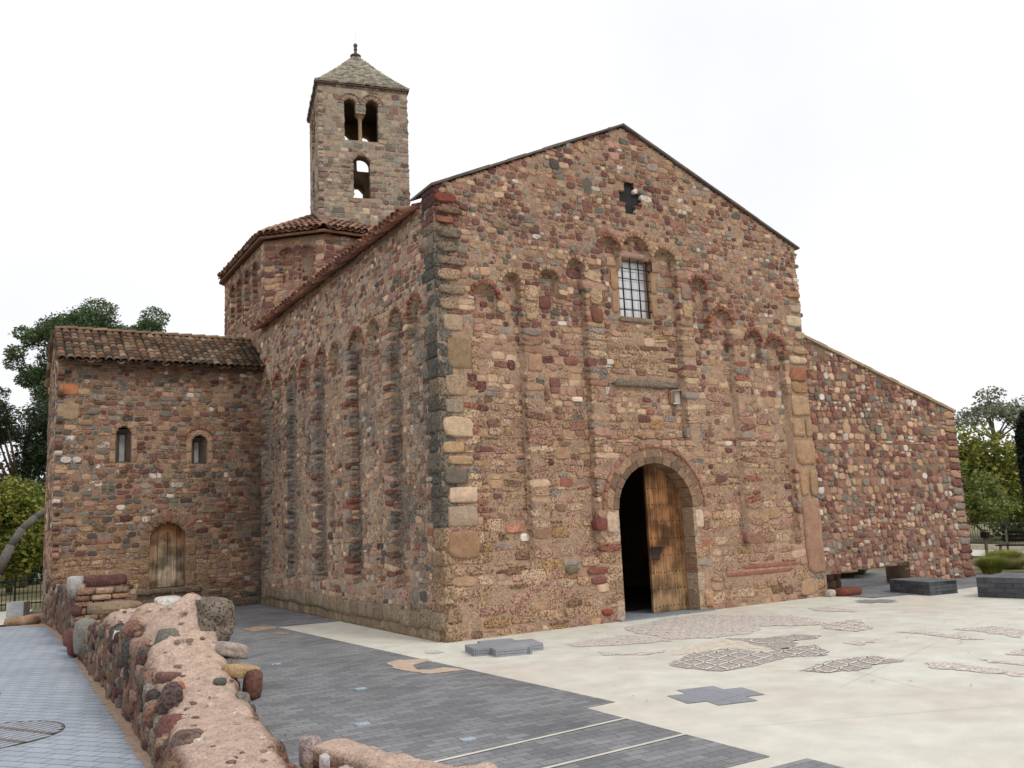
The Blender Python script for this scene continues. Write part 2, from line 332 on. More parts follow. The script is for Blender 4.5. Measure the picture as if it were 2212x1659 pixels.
def arc(cx, cy, r, a0, a1, w=.03, poly=None, gap=0):
    t = np.linspace(R(a0), R(a1), 24); strip([np.array([cx+r*math.cos(x), cy+r*math.sin(x)]) for x in t], w, poly, gap=gap)
arc(3.05,-3.35,.28,0,360,.03,MOS['e']); arc(3.45,-3.45,.22,0,360,.03,MOS['e']); arc(2.85,-3.95,.3,0,300,.03,MOS['d']); arc(2.9,-3.7,.2,0,360,.02,MOS['e'])
arc(4.1,-4.7,.5,40,330,.010,gap=.2); arc(3.9,-4.4,.16,0,360,.010,gap=.2); arc(5.2,-5.2,.55,0,250,.012,gap=.2)
lines.build('mosaic_lines', M_SM, smooth=False, **ST)
# fine joints and a crack in the slab
jn = MB()
for a, b in (((1.2,-5.9),(3.3,-5.2)),((3.3,-5.2),(7,-4)),((-.6,-6.4),(4,-8.4)),((2.2,-4.8),(1.6,-6.6))):
    a=np.array(a); b=np.array(b); d=(b-a)/np.linalg.norm(b-a); s=np.array([-d[1],d[0]])*.002
    jn.add(np.c_[np.array([a-s,b-s,b+s,a+s]), np.full(4,.004)], [[0,1,2,3]], C=L(192,186,174))
jn.build('slab_joint', M_SM, smooth=False, **ST)

# ------------------------------------------------------------------ masonry engine
K = 12
PAL = dict(maroon=L(114,80,76), redbrown=L(140,106,92), brick=L(148,99,82), tan=L(170,142,115), ltan=L(188,164,138), grey=L(140,133,124), green=L(112,112,102), white=L(200,195,186), pink=L(166,134,118), ochre=L(160,130,96), dgrey=L(92,88,84), brown=L(132,106,86))
MORT = L(172,144,122)
STY = {
 'tufa':   dict(w=(1.2,2.9), ex=4.5, pr=(.002,.022), pit=(.8,1.), pal=dict(tan=10,ltan=4,pink=5,ochre=1.5,maroon=.7,redbrown=1.2,grey=.6,brick=.4,brown=2)),
 'tufamix':dict(w=(.9,2.4), ex=4.4, pr=(.002,.02), pit=(.5,.9), pal=dict(tan=6,ltan=4,pink=5,maroon=2.2,redbrown=2.5,grey=1.4,green=.6,brick=1.0,white=.4)),
 'rubble': dict(w=(.8,2.2), ex=3.6, pr=(.002,.021), pit=(.2,.6), pal=dict(maroon=5,redbrown=5,pink=4.5,grey=2.6,green=2.0,tan=4.2,white=.6,brick=.8,ltan=2.2,dgrey=.3)),
 'cobble': dict(w=(.8,1.5), ex=2.9, pr=(.006,.032), pit=(.1,.4), pal=dict(maroon=6,redbrown=7,pink=6,grey=3,green=2.2,tan=4,white=2.0,brick=.5,ltan=4,dgrey=.3)),
 'sidegrey':dict(w=(.9,2.2), ex=4.6, pr=(.002,.017), pit=(.6,1.), pal=dict(tan=6,ltan=5,grey=4,pink=4.5,redbrown=1.2,maroon=.5,white=.5,brick=.35,dgrey=.2)),
 'dark':   dict(w=(.9,2.4), ex=4.2, pr=(.003,.024), pit=(.4,.8), pal=dict(brown=5,redbrown=2.4,maroon=2.2,grey=4.5,tan=4.5,green=2.4,white=.8,pink=1.5,brick=.4,dgrey=1)),
 'tower':  dict(w=(.9,2.0), ex=5.5, pr=(.003,.012), pit=(.3,.5), pal=dict(tan=5,ltan=4,grey=6,pink=3.5,maroon=.5,redbrown=.7,brown=1.5)),
}
def pick(sty):
    p = STY[sty]['pal']; k = list(p); w = np.array([p[i] for i in k]); return PAL[k[rng.choice(len(k), p=w/w.sum())]]
class Wall:
    def __init__(s, O, eu, ev, en, label, depth, stain=None):
        s.O=np.array(O,float); s.eu=np.array(eu,float); s.ev=np.array(ev,float); s.en=np.array(en,float); s.label=label; s.depth=depth; s.st=[]; s.stain=stain; s.mb=MB()
        s.gain = 1.17; s.les = 0; s.flip = np.dot(np.cross(s.eu,s.ev), s.en) < 0
    def P(s, u, v, d): return s.O+np.asarray(u)[...,None]*s.eu+np.asarray(v)[...,None]*s.ev+np.asarray(d)[...,None]*s.en
    def lab0(s, u, v): return int(s.label(np.array(u), np.array(v))) in (0, 10)
    def put(s, u, v, hw, hh, col, rot=0, ex=4., pr=.02, pit=0, clip=1, base=None): s.st.append((u,v,hw,hh,rot,ex,pr,pit,clip,-99 if base is None else base,*col))
    def pack(s, u0, u1, v0, v1, style, rowh, gap=.0065, drop=(2,), jit=.1, split=.12):
        v = v0
        while v < v1:
            h = rowh(v); brickrow = rng.random() < .022
            if brickrow: h = .05
            u = u0-rng.uniform(0,.15)
            gu = np.arange(u0-.3, u1+.6, .01); gl = s.label(gu, np.full(len(gu), v+h/2)); ch = gu[1:][gl[1:] != gl[:-1]]
            while u < u1:
                sty = style(u, v); S = STY[sty]; w = h*rng.uniform(*S['w'])
                if brickrow: w = rng.uniform(.14,.28)
                if h < .075: w = max(w, .1)
                nx_ = ch[ch > u+.012]
                rc = len(nx_) and nx_[0] < u+w+.05
                if rc: w = nx_[0]-u
                lc = len(ch) and np.min(np.abs(ch-u)) < .006
                if w < .045: u += w; continue
                les = False
                if s.les and s.lab0(u+.02, v+h/2):
                    pv = ch[ch <= u+.012]
                    if len(pv) and len(nx_) and nx_[0]-pv[-1] < .56 and u-pv[-1] < .02 and v > s.les and rng.random() < .75: w = nx_[0]-u; rc = True; les = True
                parts = [(u+w/2, v+h/2, w/2, h/2)]
                if not brickrow and not les and rng.random() < split and h > .1:
                    k = rng.uniform(.35,.65); parts = [(u+w/2, v+h*k/2, w/2, h*k/2), (u+w/2, v+h*(1+k)/2, w/2, h*(1-k)/2)]
                for (a, b, hw, hh) in parts:
                    if u0-.02 < a < u1+.02:
                        outer = (rc or lc) and s.lab0(a, b)
                        ext = (a, hw)
                        if outer:
                            if rc: a += .010; hw += .012
                            if lc: a -= .010; hw += .012
                        c = (PAL['brick'] if (brickrow and rng.random()<.45) else pick(sty)); j = jit
                        if les: c = PAL[('tan','ltan','tan','ltan','grey','pink','redbrown','brick')[rng.integers(8)]]
                        pit = S['pit'][1] if rng.random() < S['pit'][0] else .1
                        big = rng.random() < .05 and j > .05; bf = rng.uniform(1.25,1.7) if big else 1.
                        s.put(a+(0 if outer else rng.normal(0,.04)*h), b+rng.normal(0,j)*h, (hw-gap-rng.uniform(0,.004))*(1+(bf-1)*.6), ((hh-gap*.8)*rng.uniform(.94,1.10) if j>.05 else hh-gap*.8)*bf, c*(rng.uniform(.88,1.12) if sty[:4]=='tufa' else rng.uniform(.68,1.2)), rng.normal(0,j*.5), S['ex']*rng.uniform(.75,1.5), rng.uniform(*S['pr'])*(1.35 if big else 1), pit, 2 if outer else 1)
                        a, hw = ext
                u += w
            v += h
    def emit(s, warp=.03, seed=1, drop=(2,)):
        A = np.array(s.st); n = len(A)
        u, v, hw, hh, rot, ex, pr, pit, clip, base = A[:,:10].T; col = A[:,10:13]
        lab = s.label(u, v); keep = ((~np.isin(lab, drop)) | (clip == 0)) & ((lab < 10) | (clip == 0)) & (hw > .012) & (hh > .008)
        A = A[keep]; u, v, hw, hh, rot, ex, pr, pit, clip, base = A[:,:10].T; col = A[:,10:13]; lab = lab[keep]; n = len(A)
        t = (np.arange(K)+.5)*2*np.pi/K; ct, st_ = np.cos(t), np.sin(t)
        rr = (np.abs(ct)[None]**ex[:,None]+np.abs(st_)[None]**ex[:,None])**(-1/ex[:,None])
        rr = rr*(1+rng.normal(0,.05,(n,K))-.05*rng.random((n,1)))
        X = rr*ct*hw[:,None]; Y = rr*st_*hh[:,None]
        # skew each stone a little
        X = X+Y*rng.normal(0,.12,n)[:,None]*(clip[:,None]); Y = Y+X*rng.normal(0,.04,n)[:,None]*(clip[:,None])
        c, sn = np.cos(rot)[:,None], np.sin(rot)[:,None]; X, Y = X*c-Y*sn, X*sn+Y*c
        def wp(U, V):
            p = v2(U, V); return (fb(p, 1.3, seed)-.5)*2*warp, (fb(p, 1.1, seed+9)-.5)*2*warp
        m = clip == 1
        cu, cv = u.copy(), v.copy(); 
        f = np.ones((n,K))
        for it in range(7):
            bad = (s.label(cu[:,None]+X*f, cv[:,None]+Y*f) != lab[:,None]) & m[:,None]
            f = np.where(bad, f*.86, f)
        X, Y = X*f, Y*f
        d0 = np.where(base > -50, base, s.depth(lab))
        rings = [(1.0,-.03),(.985,.42),(.93,.86),(.74,1.0)]
        VV = []; CC = []
        ww = np.where(clip > 0, 1, 0); dp0 = np.where(np.isin(lab, (0, 4, 10)) | (clip != 1), -.12, -.03)[:,None]
        for k, (sc, dp) in enumerate(rings):
            U = cu[:,None]+X*sc; V_ = cv[:,None]+Y*sc; a, b = wp(U, V_)
            dd = (np.full((n,K), 1.)*dp0 if k == 0 else pr[:,None]*dp*(1+rng.normal(0,.14,(n,K)))+rng.normal(0,.0022,(n,K)))
            VV.append(s.P(U+a*0, V_+b*ww[:,None]*.6, dd+d0[:,None]))
        a, b = wp(cu, cv); VV.append(s.P(cu, cv+b*ww*.6, d0+pr*rng.uniform(.95,1.15,n))[:,None,:])
        V = np.concatenate(VV, 1); T = V.shape[1]
        i = np.arange(K); j = (i+1)%K; Q = np.concatenate([np.stack([i+r*K,j+r*K,j+(r+1)*K,i+(r+1)*K],1) for r in range(3)]); Tr = np.stack([i+3*K,j+3*K,np.full(K,4*K)],1)
        if s.flip: Q = Q[:,::-1]; Tr = Tr[:,::-1]
        off = (np.arange(n)*T)[:,None,None]
        col = (col*.95+L(158,132,116)*.05)*np.array([1.005,.95,.93])
        C = np.concatenate([np.repeat(col[:,None,:]*s.gain, T, 1), np.repeat(pit[:,None,None], T, 1)], -1)
        uu = np.broadcast_to(cu[:,None], (n,T)); v_ = np.broadcast_to(cv[:,None], (n,T))
        if s.stain is not None: C[...,:3] = s.stain(uu[...,None], v_[...,None], C[...,:3])
        s.mb.add(V.reshape(-1,3), (Q[None]+off).reshape(-1,4), (Tr[None]+off).reshape(-1,3), C.reshape(-1,4))
    def mortar(s, us, vs, keep=None, amp=.012, col=MORT, seed=3, drop=(2,), pit=.25):
        U, V = np.meshgrid(np.unique(np.round(us,4)), np.unique(np.round(vs,4)), indexing='ij')
        lab = s.label(U, V); p = v2(U, V)
        d = s.depth(np.where(lab == 2, 0, lab))+amp*2*(fb(p, 3.5, seed, 3)-.5)+.004+.004*(fb(p, 18, seed+4, 2)-.5)
        C = np.array(col)[None,None]*(.82+.36*fb(p, .9, seed+7, 4))[...,None]; C = np.concatenate([C, np.full(C.shape[:2]+(1,), pit)], -1)
        if s.stain is not None: C[...,:3] = s.stain(U[...,None], V[...,None], C[...,:3])
        nu, nv = U.shape; idx = np.arange(nu*nv).reshape(nu, nv)
        cu = (U[:-1,:-1]+U[1:,1:])/2; cv = (V[:-1,:-1]+V[1:,1:])/2; ok = ~np.isin(s.label(cu, cv), drop)
        Q = np.stack([idx[:-1,:-1], idx[1:,:-1], idx[1:,1:], idx[:-1,1:]], -1)[ok]
        if s.flip: Q = Q[:,::-1]
        s.mb.add(s.P(U, V, d).reshape(-1,3), Q, C=C.reshape(-1,4))
    def arch(s, uc, vs, r, th, n, cols, pr=.025, pit=.5, a0=0, a1=180, ry=None, ex=7., base=None):
        ry = r if ry is None else ry
        for i in range(n):
            a = R(a0+(a1-a0)*(i+.5)/n); rm = r+th/2
            L_ = R(a1-a0)/n*rm
            s.put(uc+math.cos(a)*rm, vs+math.sin(a)*(ry+th/2), L_/2-.005, th/2-.003, cols[rng.integers(len(cols))]*rng.uniform(.85,1.12), a+math.pi/2+rng.normal(0,.03), ex, pr*rng.uniform(.7,1.3), pit, 0, base)
def core(mb, wall, u0, u1, v0, top, ops, d0, d1, C):
    """solid wall between depths d0 (front) and d1 with openings (ua,ub,zb,zs,ry): real reveals"""
    bk = {u0, u1}
    for (ua, ub, zb, zs, ry) in ops:
        for k in np.linspace(0, math.pi, 13): bk.add(round((ua+ub)/2-math.cos(k)*(ub-ua)/2, 5))
    if callable(top): bk |= set(np.linspace(u0, u1, 9).tolist())
    bk = sorted(b for b in bk if u0-1e-6 <= b <= u1+1e-6)
    tp = top if callable(top) else (lambda u: top)
    hi = lambda o, u: o[3]+o[4]*math.sqrt(max(0, 1-((u-(o[0]+o[1])/2)/((o[1]-o[0])/2))**2))
    for a, b in zip(bk[:-1], bk[1:]):
        if b-a < 1e-4: continue
        m = (a+b)/2; cur = [(v0, v0)]; segs = []
        for o in sorted([o for o in ops if o[0] < m < o[1]], key=lambda o: o[2]):
            segs.append((cur[0], (o[2], o[2]))); cur = [(hi(o,a), hi(o,b))]
        segs.append((cur[0], (tp(a), tp(b))))
        for (la, lb), (ha, hb) in segs:
            if ha-la < 1e-4 and hb-lb < 1e-4: continue
            u = np.array([a,b,b,a,a,b,b,a]); v = np.array([la,lb,lb,la,ha,hb,hb,ha]); d = np.array([d0,d0,d1,d1,d0,d0,d1,d1])
            V = wall.P(u, v, d); Q = BQ if not wall.flip else BQ[:,::-1]
            mb.add(V, Q, C=C)

# ------------------------------------------------------------------ roof tiles
def tile_tmpl(KK=6):
    t = np.linspace(0, np.pi, KK+1); V = []
    for (r, s, off) in ((.066,0,0),(.088,.42,0),(.074,.42,0),(.055,0,0)):
        V.append(np.stack([np.cos(t)*r, np.full(KK+1, s), np.sin(t)*r*.85+off], 1))
    V = np.concatenate(V); Q = []
    for a in range(3):
        for i in range(KK): Q.append([a*(KK+1)+i, a*(KK+1)+i+1, (a+1)*(KK+1)+i+1, (a+1)*(KK+1)+i])
    return V, np.array(Q)
TV, TQ = tile_tmpl()
TCOL = [L(146,112,94), L(134,102,86), L(166,136,114), L(118,96,84), L(98,84,76), L(152,118,98), L(178,154,132), L(126,116,100)]
def tiles(mb, O, es, ed, width, length, pitch=.168, expo=.33, clip=None, cols=TCOL, dark=None, lift=.03):
    O = np.array(O, float); es = np.array(es, float); es /= np.linalg.norm(es); ed = np.array(ed, float); ed /= np.linalg.norm(ed); en = np.cross(es, ed)
    if en[2] < 0: en = -en
    nc = int(round(width/pitch)); nr = int(math.ceil(length/expo))
    Vs = []; Cs = []
    for i in range(nc):
        for kind in (0, 1):
            s0 = (i+.5)*pitch if kind == 0 else i*pitch+0.
            wob = rng.normal(0,.008)
            for j in range(nr):
                t0 = length-(j+1)*expo-.07+rng.normal(0,.012)
                c = O+es*s0+ed*(t0+.2)
                if clip is not None and not clip(c): continue
                V = TV.copy()
                if kind: V = V*np.array([1,1,-1])
                V = V*rng.uniform(.95,1.05)
                lft = (.012*(1 if kind == 0 else 0)) + (.075 if kind == 0 else .07)
                # tiles overlap: the upper end tucks under the one above
                nh = lft+(V[:,1]-.2)*(.05)
                Vs.append(O+np.outer(V[:,0]+s0+wob, es)+np.outer(V[:,1]+t0, ed)+np.outer(V[:,2]+nh-(.03 if kind == 0 else .0)+lift, en))
                cc = cols[rng.integers(len(cols))]*rng.uniform(.75,1.15)
                if dark is not None: cc = cc*dark(c)
                Cs.append(np.tile(cc, (len(TV),1)))
    n = len(Vs); off = (np.arange(n)*len(TV))[:,None,None]
    mb.add(np.concatenate(Vs), (TQ[None]+off).reshape(-1,4), C=np.concatenate(Cs))
def ridge(mb, a, b, cols=TCOL, r=1.15):
    a = np.array(a, float); b = np.array(b, float); d = b-a; Ln = np.linalg.norm(d); d /= Ln; s = np.cross(d, [0,0,1.]); s /= np.linalg.norm(s); n = np.cross(s, d)
    k = int(Ln/.33)
    for i in range(k+1):
        V = TV*r; o = a+d*(i*.33)
        mb.add(o+np.outer(V[:,0],s)+np.outer(V[:,1],d)+np.outer(V[:,2]+.05+(V[:,1])*.04,n), TQ, C=cols[rng.integers(len(cols))]*rng.uniform(.8,1.15))

# ================================================================== THE CHURCH
church = empty('church', (4,5,0), label='old stone church with arched doorway, octagonal lantern and square bell tower', category='church')
GA = 3.88
def gtop(u): return np.where(u < GA, 6.93+(8.70-6.93)*np.clip(u,0,GA)/GA, 8.70-(8.70-6.95)*(np.clip(u,GA,8.3)-GA)/(8.16-GA))
# ---------- west front
ARCH = [(.88,5.20,.225,1),(1.38,5.50,.17,1),(2.10,5.60,.205,2),(2.66,5.86,.19,2),(3.41,6.32,.21,3),(4.0,6.32,.30,3),(4.66,6.20,.27,3),(5.45,5.80,.20,4),(5.97,5.18,.26,4),(6.78,4.90,.19,5),(7.33,4.76,.23,5)]
BAYS = [(.66,1.56,5.25,1.05),(1.90,2.85,5.62,1.05),(3.20,4.95,6.25,3.0),(5.25,6.23,5.2,1.0),(6.58,7.58,4.8,1.0)]
DOOR = (3.24,4.90,0.,1.80,.78); WIN = (3.67,4.36,5.17,6.22,0.); CR = [(3.83,4.07,7.04,7.64),(3.70,4.22,7.20,7.46)]
RES = []   # reserved rects (u0,u1,v0,v1,col,ex,pr,pit)
RES += [(.14,.60,4.02,4.55,L(136,118,92),7,.02,.1),(.04,.56,2.98,3.30,L(188,168,140),6,.05,.1),(.02,.40,2.74,2.93,L(178,150,116),6,.05,.1),(.10,.56,2.56,2.71,L(172,146,116),6,.04,.1),
        (.02,.44,2.27,2.52,L(104,98,90),6,.06,.1),(.10,.60,1.99,2.24,L(198,176,152),9,.05,0),(.06,.60,1.64,1.96,L(158,142,124),8,.04,.1),(.06,.60,1.16,1.60,L(148,120,94),8,.05,.1),
        (.08,.42,3.34,3.58,L(150,138,122),7,.03,.3),(.10,.50,3.62,3.95,L(164,144,120),7,.03,.4),(.10,.46,4.62,4.90,L(168,150,128),7,.03,.3),
        (.04,.40,4.95,5.15,L(160,140,118),5,.04,.8),(.04,.52,5.2,5.36,L(150,132,112),5,.05,.8),(.04,.44,5.42,5.62,L(164,142,118),5,.05,.8),(.04,.56,5.67,5.82,L(140,124,108),5,.05,.8),(.04,.40,5.88,6.04,L(130,118,104),5,.06,.8),
        (.02,.48,6.1,6.28,L(118,108,94),5,.07,.7),(.02,.36,6.34,6.46,PAL['brick'],6,.06,.2),(.02,.5,6.5,6.62,L(124,100,84),5,.07,.5),(.02,.4,6.68,6.84,L(130,72,62),5,.06,.2)]
RES += [(7.66,8.16,.42,1.88,L(152,122,102),9,.05,.1),(7.66,7.92,1.9,2.42,L(170,138,108),7,.04,.3),(7.94,8.17,1.9,2.46,L(152,128,102),7,.05,.1),(7.62,8.17,2.48,3.02,L(168,140,112),8,.05,.2),(7.60,7.95,3.05,3.42,L(176,148,118),7,.05,.4),(7.97,8.17,3.05,3.42,L(156,132,108),7,.04,.1),
        (7.62,8.17,3.45,3.88,L(174,146,118),8,.05,.3),(7.66,8.16,3.92,4.12,L(164,132,100),7,.04,.6),(7.66,8.16,4.15,4.46,L(152,104,80),7,.04,.3),(7.70,8.18,4.5,4.66,L(196,176,150),6,.05,.1),(7.8,8.2,4.7,4.86,L(176,150,122),5,.05,.5),
        (7.9,8.2,5.0,5.18,L(180,160,134),5,.05,.4),(7.7,8.16,5.25,5.5,L(190,176,152),6,.04,.1),(7.85,8.18,5.55,5.72,L(176,160,140),5,.04,.2),(7.8,8.18,5.85,6.0,L(166,130,100),5,.05,.3)]
RES += [(1.38,1.55,1.36,1.50,L(222,216,204),8,.03,0),(2.50,2.74,3.60,3.70,L(222,206,190),8,.03,0),(3.40,3.66,6.05,6.24,L(176,150,122),9,.03,0),(3.47,3.66,5.62,6.03,L(160,130,102),9,.03,0),(3.48,3.66,5.2,5.6,L(156,126,104),9,.03,0),
        (4.37,4.64,6.03,6.24,L(152,124,114),9,.03,0),(4.37,4.52,5.62,6.01,L(156,130,104),9,.035,0),(4.37,4.52,5.18,5.60,L(154,128,102),9,.035,0),(3.60,4.42,6.23,6.36,L(160,132,122),9,.05,0),(3.60,4.40,5.06,5.165,L(126,116,102),9,.045,0),
        (3.34,4.98,3.90,4.05,L(126,118,106),7,.07,.6),(1.93,2.22,5.15,5.38,L(112,74,66),6,.03,.1),(2.92,3.2,5.28,5.6,L(178,152,124),6,.03,.7),(2.92,3.18,4.95,5.24,L(116,80,66),5,.04,.2),(2.40,2.70,4.22,4.38,L(134,92,80),5,.03,.1),
        (1.60,1.88,4.9,5.2,L(180,154,126),6,.04,.8),(1.60,1.88,5.22,5.5,L(186,160,132),6,.04,.8),(1.60,1.88,4.05,4.35,L(164,132,110),8,.03,.2),(5.0,5.24,5.55,5.85,L(142,124,112),7,.04,.2),(5.0,5.24,5.2,5.5,L(176,152,122),7,.04,.4),
        (2.55,2.95,.78,.90,L(128,82,72),5,.04,.1),(2.6,2.92,.62,.75,L(124,80,74),5,.04,.1),(2.76,3.0,1.46,1.68,L(112,68,62),6,.03,.1),(1.1,1.5,1.5,1.66,L(184,134,108),5,.03,.3),(2.1,2.4,.82,.95,L(104,100,84),3,.03,.2),
        (2.98,3.22,1.42,1.78,L(186,166,146),9,.03,.1),(4.93,5.12,1.42,1.76,L(196,178,158),9,.03,.1),(2.78,3.0,.12,.22,L(138,72,58),4,.05,.1),(5.0,5.2,.05,.38,L(184,150,116),6,.04,.4),
        (5.55,7.3,.52,.60,L(146,96,80),6,.02,.2),(5.9,7.5,.63,.72,L(150,102,84),6,.02,.2),(7.15,7.4,3.3,3.5,L(150,128,112),3,.03,.1)]
def flab(u, v):
    u = np.asarray(u, float); v = np.asarray(v, float); lab = np.zeros(np.broadcast(u,v).shape, int)
    for i, (a, b, sp, bo) in enumerate(BAYS): lab = np.where((u>a)&(u<b)&(v>bo)&(v<sp-.25), 1, lab)
    for (uc, vs, r, b) in ARCH:
        bo = BAYS[b-1]
        lab = np.where((np.abs(u-uc)<r)&(v<=vs)&(v>bo[3]), 1, lab); lab = np.where((u-uc)**2+(v-vs)**2 < r*r, np.where(v>vs-.01,1,lab), lab)
        lab = np.where(((u-uc)**2+(v-vs)**2 >= r*r)&((u-uc)**2+(v-vs)**2 < (r+.085)**2)&(v>vs)&(lab!=1), 4, lab)
    for k, q in enumerate(RES): lab = np.where((u>q[0])&(u<q[1])&(v>q[2])&(v<q[3]), np.where(lab==1, 11, 10), lab)
    a, b, zb, zs, ry = DOOR; uc = (a+b)/2; rx = (b-a)/2
    e1 = ((u-uc)/(rx+.36))**2+(np.maximum(v-zs,0)/(ry+.36))**2; lab = np.where((e1<1)&(v>=zs-.02), 12, lab)
    e = ((u-uc)/rx)**2+(np.maximum(v-zs,0)/ry)**2; lab = np.where(e<1, 2, lab)
    lab = np.where((u>WIN[0])&(u<WIN[1])&(v>WIN[2])&(v<WIN[3]), 2, lab)
    for q in CR: lab = np.where((u>q[0])&(u<q[1])&(v>q[2])&(v<q[3]), 2, lab)
    lab = np.where((np.abs(u-4.76)<.085)&(v>3.62)&(v<3.86), 2, lab)
    lab = np.where((u<.12)&(lab==0), 12, lab)
    lab = np.where(v > gtop(u)-.03, 2, lab)
    return lab
def fdep(l): return np.where((l==1)|(l==11), -.12, 0.)
def fstain(u, v, C):
    p = v2(u[...,0], v[...,0]); g = fb(p, .8, 41, 4)[...,None]
    k = np.clip((.16-u)/.14, 0, 1)*np.clip((v-1.8)/1.5, 0, 1)*.42           # black crust on the corner
    k = np.maximum(k, np.clip((g-.66)*4, 0, .3)*(v>6.3))
    grey = C.mean(-1, keepdims=True)*np.array([.82,.8,.76])
    return C*(1-k)*(1-.0*g)+k*grey*.45
FW = Wall((0,0,0),(1,0,0),(0,0,1),(0,-1,0), flab, fdep, fstain)
def fsty(u, v):
    z = v+(vn(np.array([u,v,0.]),1.1,5)-.5)*1.6
    if u > 5.1: z += .35
    if 3.3 < u < 4.95 and 3.7 < v < 4.9: return 'tufa'
    return 'tufa' if z < 3.6 else ('tufamix' if z < 4.9 else 'rubble')
FW.les = 1.0
FW.pack(-.02, 8.17, -.02, 8.8, fsty, lambda v: rng.uniform(.13,.19) if v<1.6 else (rng.uniform(.09,.145) if v < 4.4 else rng.uniform(.07,.125) if v < 6.8 else rng.uniform(.08,.135)), jit=.09, split=.1)
for q in RES: FW.put((q[0]+q[1])/2, (q[2]+q[3])/2, (q[1]-q[0])/2-.006, (q[3]-q[2])/2-.006, q[4], 0, q[5], q[6], q[7], 0, float(fdep(flab((q[0]+q[1])/2,(q[2]+q[3])/2))))
bk = [L(146,98,80), L(138,90,72)]; tf = [PAL['ltan'], PAL['tan'], L(170,136,110)]
for i, (uc, vs, r, b) in enumerate(ARCH): FW.arch(uc, vs, r, .085, max(8,int(r*44)), bk if i in (0,4,7,8,9,10) else tf, pr=.028, base=0.)
a, b, zb, zs, ry = DOOR
FW.arch((a+b)/2, zs, (b-a)/2, .24, 9, [L(142,118,98), L(128,106,88), L(164,138,114)], pr=.015, pit=.4, ry=ry, ex=9.)
FW.arch((a+b)/2, zs, (b-a)/2+.25, .07, 22, [L(152,112,94), L(160,122,102)], pr=.04, pit=.1, ry=ry+.25, ex=9.)
FW.arch(4.76, 3.80, .09, .05, 5, bk, pr=.03, pit=.1)
for s in (-1,1): FW.put(4.76+s*.115, 3.72, .025, .09, bk[0], 0, 6, .03, .1, 0)
FW.emit(.03, 1)
edges = [q for o in (DOOR, WIN) for q in o[:2]]+[q for c in CR for q in c[:2]]+[4.675,4.845]
FW.mortar(np.r_[np.arange(0, 8.165, .035), 8.165, edges], np.r_[np.arange(-.03, 8.75, .035), WIN[2], WIN[3], [q for c in CR for q in c[2:]], 3.62], amp=.012, pit=.3)
CO = np.r_[MORT*.9, .4]
ops = [DOOR, (WIN[0],WIN[1],WIN[2],WIN[3]-.001,.001), (CR[1][0],CR[1][1],CR[1][2],CR[1][3],.001), (4.675,4.845,3.62,3.78,.09)]
core(FW.mb, FW, .1, 8.12, -.03, lambda u: float(gtop(np.array(u)))-.06, [ops[0], ops[1], ops[3]], -.14, -.62, CO)
front = FW.mb.build('front_wall', M_ST, church, label='gabled stone front wall with blind arches and pilasters')
# rounded corner quoin bodies wrap the exposed left edge
qb = MB(); v = 0.0
while v < 6.85:
    h = rng.uniform(.18,.34) if v < 5 else rng.uniform(.12,.22)
    sd = rng.uniform(.27,.40)
    c = [L(128,118,104), L(112,104,94), L(146,128,108), L(120,112,100), L(104,100,92)][rng.integers(5)]*rng.uniform(.8,1.0)
    c = c*1.32
    if v < 1.6: c = L(170,142,114)*rng.uniform(.85,1.05)
    if v > 6.2: c = [PAL['maroon'], PAL['redbrown'], PAL['green'], PAL['brown']][rng.integers(4)]*.9
    stone(qb, (.121+rng.normal(0,.005), sd/2+.022, v+h/2), (.135, sd/2+.035, h/2-.001), c, rnd=.10, noise=.04, n=6, pit=.9)
    v += h
for i_ in range(len(qb.V)):
    P_ = qb.V[i_]; g_ = fb(P_, 3., 88, 3); k_ = np.clip((.15-P_[:,0])/.16, 0, 1)*np.clip((P_[:,2]-1.6)/.8, 0, 1)*np.clip(.55+.8*g_, 0, 1)*.22; qb.C[i_][:,:3] *= (1-k_)[:,None]
qb.build('quoin', M_ST, front, label='weathered dark corner stones of the front wall')
vo = MB()   # intrados lining: soffit of the doorway
t = np.linspace(0, math.pi, 15); uc = (DOOR[0]+DOOR[1])/2; rx = (DOOR[1]-DOOR[0])/2
for i in range(14):
    for (dy0, dy1) in ((-.03,.30),(.305,.62)):
        A0, A1 = t[i]+.008, t[i+1]-.008; P = []
        for y in (dy0, dy1):
            for (A_, k) in ((A0,-.012),(A1,-.012),(A1,.1),(A0,.1)): P.append((uc+math.cos(A_)*(rx+k), y, DOOR[3]+math.sin(A_)*(DOOR[4]+k)))
        vo.add(np.array(P), BQ[:, ::-1], C=np.r_[[L(132,108,88), L(150,124,100), L(120,98,80)][rng.integers(3)], .3])
for sx, xs in ((-1, DOOR[0]), (1, DOOR[1])):
    z = 0.
    for h in (.36,.30,.34,.28,.52):
        zz = min(z+h, 1.8)
        box(vo, (min(xs, xs+sx*.14)-(.012 if sx>0 else 0), -.012, z+.004), (max(xs, xs+sx*.14)+(.012 if sx<0 else 0), .6, zz-.004), np.r_[[L(176,152,128), L(162,134,108), L(190,170,148)][rng.integers(3)], .5])
        z = zz
vo.build('door_surround', M_ST, church, smooth=False, label='arched stone surround of the main doorway')
